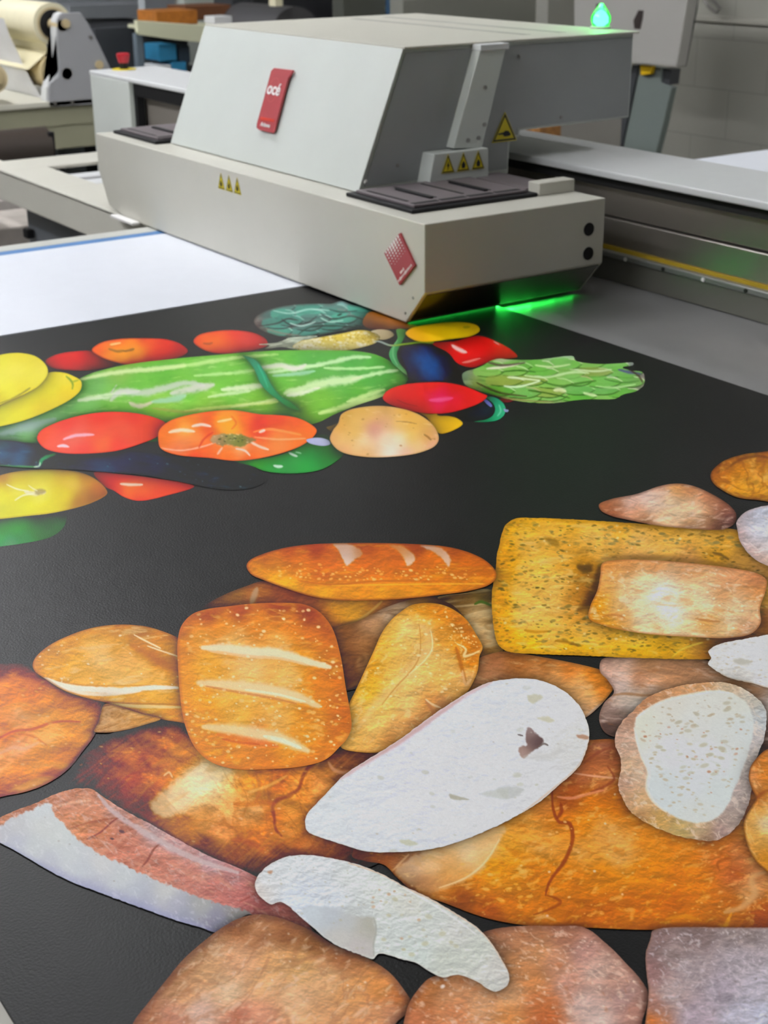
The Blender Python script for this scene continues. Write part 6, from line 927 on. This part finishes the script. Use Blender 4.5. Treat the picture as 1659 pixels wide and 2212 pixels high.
ink('printed_crumb_stick', 'B5', [(-190, 500), (-60, 462), (0, 432), (100, 387), (200, 352), (330, 292), (430, 263), (500, 258), (550, 262), (620, 310), (750, 392), (900, 472), (1080, 572), (1250, 662), (1420, 732), (1540, 792), (1650, 880), (1750, 980), (1840, 1060), (1860, 1110), (1800, 1105), (1659, 1056), (1560, 1025), (1480, 1012), (1400, 1062), (1292, 1117), (1200, 1088), (1100, 1062), (900, 992), (750, 937), (600, 882), (420, 812), (300, 752), (130, 652), (0, 582), (-190, 500)],
    [(20, 440, 'b07c64'), (150, 385, 'a87460'), (300, 320, 'b88068'), (450, 285, 'b87c64'), (560, 300, 'bc8068'), (420, 350, 'cc9078'), (500, 330, 'd09878'), (400, 420, 'c88868'), (550, 400, 'c48468'), (480, 480, 'cc8860'), (600, 500, 'bc7858'), (560, 560, 'c07c60'), (700, 600, 'b87460'), (800, 600, 'bc7864'), (750, 500, 'b47460'), (700, 400, 'b88c80'), (900, 520, 'c0a09c'), (850, 700, 'bc7864'), (1000, 700, 'c07c68'), (1150, 780, 'c07c6c'), (1050, 600, 'bc9490'), (1300, 850, 'bc7468'), (1250, 700, 'b89494'), (1450, 880, 'b87068'), (1400, 780, 'b07c78'), (1550, 950, 'a8605c'), (1659, 1000, 'a8645c'), (1750, 1050, '985850')],
    [('noise', 20, 28, 3, .07, 201), ('blot', 9, 30, 3, 'dca488', .1, .6, .45, 202), ('stroke', 'B5', [(520, 560), (600, 520), (680, 450), (720, 430)], 3, '784030', .8, .5, .3), ('stroke', 'B5', [(850, 725), (880, 690), (920, 620), (960, 585)], 4, '7c4438', .8, .5, .3), ('stroke', 'B5', [(420, 495), (540, 460), (650, 440), (700, 436)], 3, '94543c', .6, .5, .3), ('stroke', 'B5', [(300, 380), (420, 345), (540, 330)], 5, 'e4b090', .7, .7, .4), ('stroke', 'B5', [(1430, 940), (1500, 900), (1530, 880)], 3, '984c44', .7, .5, .3),
     ('stroke', 'B5', [(590, 300), (680, 400), (830, 500), (950, 570), (1100, 650), (1280, 720), (1420, 760)], 13, 'ccb8b8', .75, .5, .4),
     ('poly', 'B5', [(-190, 520), (-60, 475), (0, 482), (60, 440), (180, 392), (290, 345), (320, 395), (340, 430), (410, 500), (470, 570), (520, 600), (620, 660), (720, 705), (900, 790), (1050, 850), (1180, 905), (1350, 960), (1505, 1008), (1400, 1075), (1300, 1130), (1000, 1060), (700, 940), (400, 830), (200, 720), (0, 620)],
      [(20, 500, 'c4c4c8'), (100, 480, 'cccccc'), (230, 400, 'd4d8d8'), (250, 480, 'd4d6d2'), (100, 580, 'c0c2cc'), (200, 600, 'ccd0d0'), (350, 550, 'd4d8d4'), (400, 650, 'd0d4d4'), (300, 700, 'c2c4cc'), (500, 750, 'c8ccd0'), (550, 830, 'bcbec8'), (600, 700, 'd4d4d2'), (750, 780, 'ccd0d0'), (800, 880, 'bcc0c8'), (850, 950, 'acaebc'), (1000, 870, 'ccccc8'), (1050, 950, 'b0b0bc'), (1100, 1030, '9c9eac'), (1200, 950, 'a8a8a4'), (1300, 1050, '8e8c9c'), (1400, 1000, '94908c'), (1280, 1100, '8c8898')], 1, 2.5, 6),
     ('stroke', 'B5', [(-100, 560), (100, 660), (400, 810), (700, 920), (1000, 1030), (1290, 1120)], 26, '9494bc', .5, 1, .3), ('blot', 5, 40, 2, 'f0f0f0', .1, .6, .25, 204), ('spots', 26, 1, 2.6, '8c7c70', .5, 1.4, 205), ('stroke', 'B5', [(715, 512), (742, 520)], 6, '5c4850', .85, .5, .2), ('stroke', 'B5', [(660, 556), (680, 562)], 4, '4c3430', .85, .5, .2)], 'printed crust piece with reddish top and white crumb side', jag=1.8, rel=(.05, .1))
ink('printed_brown_loaf', 'P', [(285, 2225), (289, 2210), (325, 2163), (362, 2116), (398, 2073), (440, 2036), (480, 2006), (520, 1985), (570, 1978), (663, 2008), (724, 2045), (789, 2070), (840, 2102), (872, 2140), (887, 2166), (878, 2191), (854, 2215), (840, 2300), (260, 2300)],
    [(310, 2200, 'a06c50'), (370, 2120, '9c7050'), (430, 2060, '9a7454'), (520, 2000, '8c5c3c'), (560, 2020, 'a87450'), (620, 2020, '94603e'), (680, 2040, '8c5c38'), (740, 2065, '9c6440'), (400, 2150, 'bc8c64'), (450, 2100, 'cc9c70'), (520, 2080, 'd4a078'), (500, 2150, 'e0bc94'), (430, 2190, 'd4b09c'), (380, 2200, 'b88068'), (560, 2130, 'd8a474'), (600, 2080, 'd4a06c'), (650, 2090, 'd0a068'), (700, 2120, 'd8a878'), (640, 2160, 'e0b084'), (760, 2150, 'd49860'), (820, 2140, 'c08048'), (860, 2160, 'b46c3c'), (700, 2200, 'd8a070'), (560, 2200, 'd49474'), (800, 2195, 'd89868'), (850, 2190, 'c88c68'), (520, 2195, 'b47058')],
    [('noise', 34, -35, 2, .08, 211), ('blot', 10, -40, 2, 'ecccac', .1, .6, .5, 212), ('blot', 14, -30, 2, 'b07048', .3, .8, .4, 213), ('crease', 44, -50, 2, '9c6444', .75, .35, 214), ('spots', 60, .9, 2.6, 'f8e4d0', .6, 1.2, 215), ('edge', '5c3c34', 22, .55)], 'printed brown loaf at the bottom centre left', jag=.6)
ink('printed_brown_loaf', 'P', [(870, 2225), (880, 2180), (889, 2160), (905, 2138), (927, 2116), (970, 2100), (1010, 2040), (1040, 2018), (1095, 2005), (1204, 2003), (1262, 2006), (1312, 2043), (1348, 2079), (1384, 2119), (1399, 2146), (1397, 2176), (1386, 2212), (1380, 2300), (860, 2300)],
    [(900, 2200, 'b06c48'), (900, 2160, 'a8683c'), (940, 2125, 'b07040'), (970, 2150, 'd09468'), (980, 2190, 'cc8458'), (1060, 2060, 'a87c5c'), (1080, 2030, '98684c'), (1150, 2030, 'a06c4c'), (1220, 2020, '9c6850'), (1100, 2090, 'b47c50'), (1160, 2060, 'bc8458'), (1150, 2120, 'c88450'), (1100, 2150, 'd09c70'), (1200, 2080, 'c08868'), (1260, 2060, 'ac8074'), (1290, 2100, 'c09c8c'), (1230, 2130, 'c89480'), (1170, 2170, 'c47444'), (1180, 2200, 'a85c34'), (1100, 2200, 'c8844c'), (1260, 2170, 'ccacA0'.lower()), (1330, 2120, 'a88070'), (1350, 2160, 'b49088'), (1290, 2200, 'd0b4a8'), (1370, 2180, 'a87868'), (1040, 2180, 'd49c70')],
    [('noise', 26, 30, 2, .08, 221), ('blot', 7, 30, 2, 'f0d4c0', .12, .6, .55, 222), ('blot', 12, 60, 2, 'a85c30', .3, .8, .45, 223), ('spots', 110, .8, 2.2, 'fcecdc', .6, 1.3, 224), ('spots', 3, 3, 5, 'fcf4f0', .9, 1.2, 225, 'B6', [(1240, 1400), (1310, 1400), (1310, 1440), (1240, 1440)]), ('edge', '6a4438', 16, .5)], 'printed brown loaf at the bottom centre right', jag=.6)
ink('printed_floury_loaf', 'P', [(1405, 2030), (1410, 2013), (1450, 2006), (1560, 2006), (1659, 2006), (1750, 2006), (1750, 2300), (1385, 2300), (1394, 2212), (1401, 2146), (1396, 2100), (1395, 2060)],
    [(1420, 2030, '7c6460'), (1404, 2100, '94706c'), (1410, 2180, 'a4786c'), (1402, 2205, 'bc6c34'), (1450, 2060, '988480'), (1500, 2020, '84706c'), (1600, 2020, '90807c'), (1500, 2100, 'a89898'), (1600, 2080, 'aca0a4'), (1560, 2140, 'a0949c'), (1450, 2150, 'a89490'), (1640, 2140, 'b0a8b0'), (1500, 2200, 'a898a0'), (1600, 2200, 'b4b0bc'), (1650, 2200, 'c4c4d4')],
    [('noise', 14, 40, 1.5, .12, 231), ('blot', 6, 40, 1.5, 'd8ccd0', .1, .6, .55, 232), ('blot', 8, 30, 1.5, '74605c', .3, .8, .4, 233), ('edge', '7c5848', 5, .6)], 'printed floury grey loaf at the bottom right', jag=.8, grain=.12)
ink('printed_torn_slice', 'B6', [(140, 830), (160, 780), (230, 712), (330, 667), (450, 656), (580, 672), (750, 712), (900, 772), (1050, 852), (1200, 922), (1350, 1012), (1470, 1092), (1560, 1192), (1620, 1290), (1652, 1350), (1660, 1400), (1640, 1440), (1580, 1472), (1520, 1450), (1480, 1420), (1350, 1372), (1262, 1388), (1180, 1350), (1100, 1300), (1000, 1275), (960, 1262), (880, 1245), (845, 1278), (780, 1257), (640, 1202), (560, 1152), (490, 1092), (420, 1032), (370, 987), (340, 960), (290, 936), (240, 952), (190, 922), (152, 880)],
    [(200, 800, 'dce0e0'), (160, 850, 'dcd4cc'), (350, 750, 'dfe4e4'), (500, 720, 'dce0e0'), (450, 850, 'dce2ea'), (700, 800, 'dce0dc'), (400, 930, 'dce4ee'), (600, 920, 'd8dee4'), (900, 880, 'dce0d8'), (1050, 950, 'dcdcd0'), (1000, 1080, 'd4dad4'), (1200, 1050, 'd4d8d0'), (1350, 1120, 'd4d4cc'), (1450, 1250, 'd0d4c8'), (1300, 1280, 'ccd0c4'), (1550, 1400, 'd0d0c8'), (1600, 1350, 'd0ccc4'), (1100, 1230, 'd0d8d0'), (750, 1000, 'ccd0cc')],
    CR1 + [('poly', 'B6', [(420, 980), (520, 960), (620, 975), (700, 1010), (780, 1025), (850, 1030), (860, 1100), (850, 1200), (845, 1270), (780, 1255), (640, 1200), (560, 1150), (490, 1090)], [(480, 1010, 'ccd4d8'), (600, 1020, 'bfc5ca'), (700, 1060, 'c0c2c0'), (780, 1100, 'bdb9ae'), (650, 1150, 'c8c4bc'), (760, 1200, 'c4bcb8'), (820, 1080, 'acaa9a')], .9, 5, 6),
     ('blot', 7, 20, 2, 'b4b4ac', .35, .9, .4, 241), ('spots', 90, .9, 2.6, 'b8b4a0', .7, 1.5, 242), ('spots', 14, 3, 6, 'bcb894', .85, 1.5, 243, 'B6', [(880, 950), (1180, 940), (1350, 1250), (1250, 1320), (900, 1200)]), ('spots', 12, 2, 3.4, 'b88c60', .7, 1.3, 244, 'B6', [(820, 860), (1080, 900), (1100, 1200), (900, 1050)]),
     ('stroke', 'B6', [(850, 1030), (865, 1100), (850, 1180), (850, 1260)], 4, 'a4a498', .6, .7, .4), ('stroke', 'B6', [(700, 705), (900, 772), (1050, 852), (1200, 922), (1350, 1012), (1470, 1092), (1560, 1192), (1640, 1330)], 5, 'dcb898', .7, .6, .4), ('stroke', 'B6', [(1050, 865), (1200, 950), (1340, 1040), (1460, 1130)], 4, 'f0f0e8', .7, .7, .4), ('poly', 'B6', [(215, 755), (245, 750), (240, 768), (222, 768)], 'b88460', .8, 2, 1), ('edge', 'd8ccc0', 3, .5)], 'printed torn white slice at the bottom', jag=1.8, rel=(.03, .07))
# ------------------------------------------------------------ lay the ink down, lowest piece first
_polys = [outline_of(a[0], a[1], a[2], k.get('smooth', 6), k.get('jag', 0.0)) for a, k in QUEUE]
for _i, (a, k) in enumerate(QUEUE):
    _b0, _b1 = _polys[_i].min(0) - 10, _polys[_i].max(0) + 10
    _later = [p for p, (a2, k2) in zip(_polys[_i + 1:], QUEUE[_i + 1:]) if (p.max(0) > _b0).all() and (p.min(0) < _b1).all() and a2[0] not in ('printed_thin_vine', 'printed_blue_label', 'printed_garlic_clove', 'printed_corn_husk')]
    paint(_later, *a, **k)
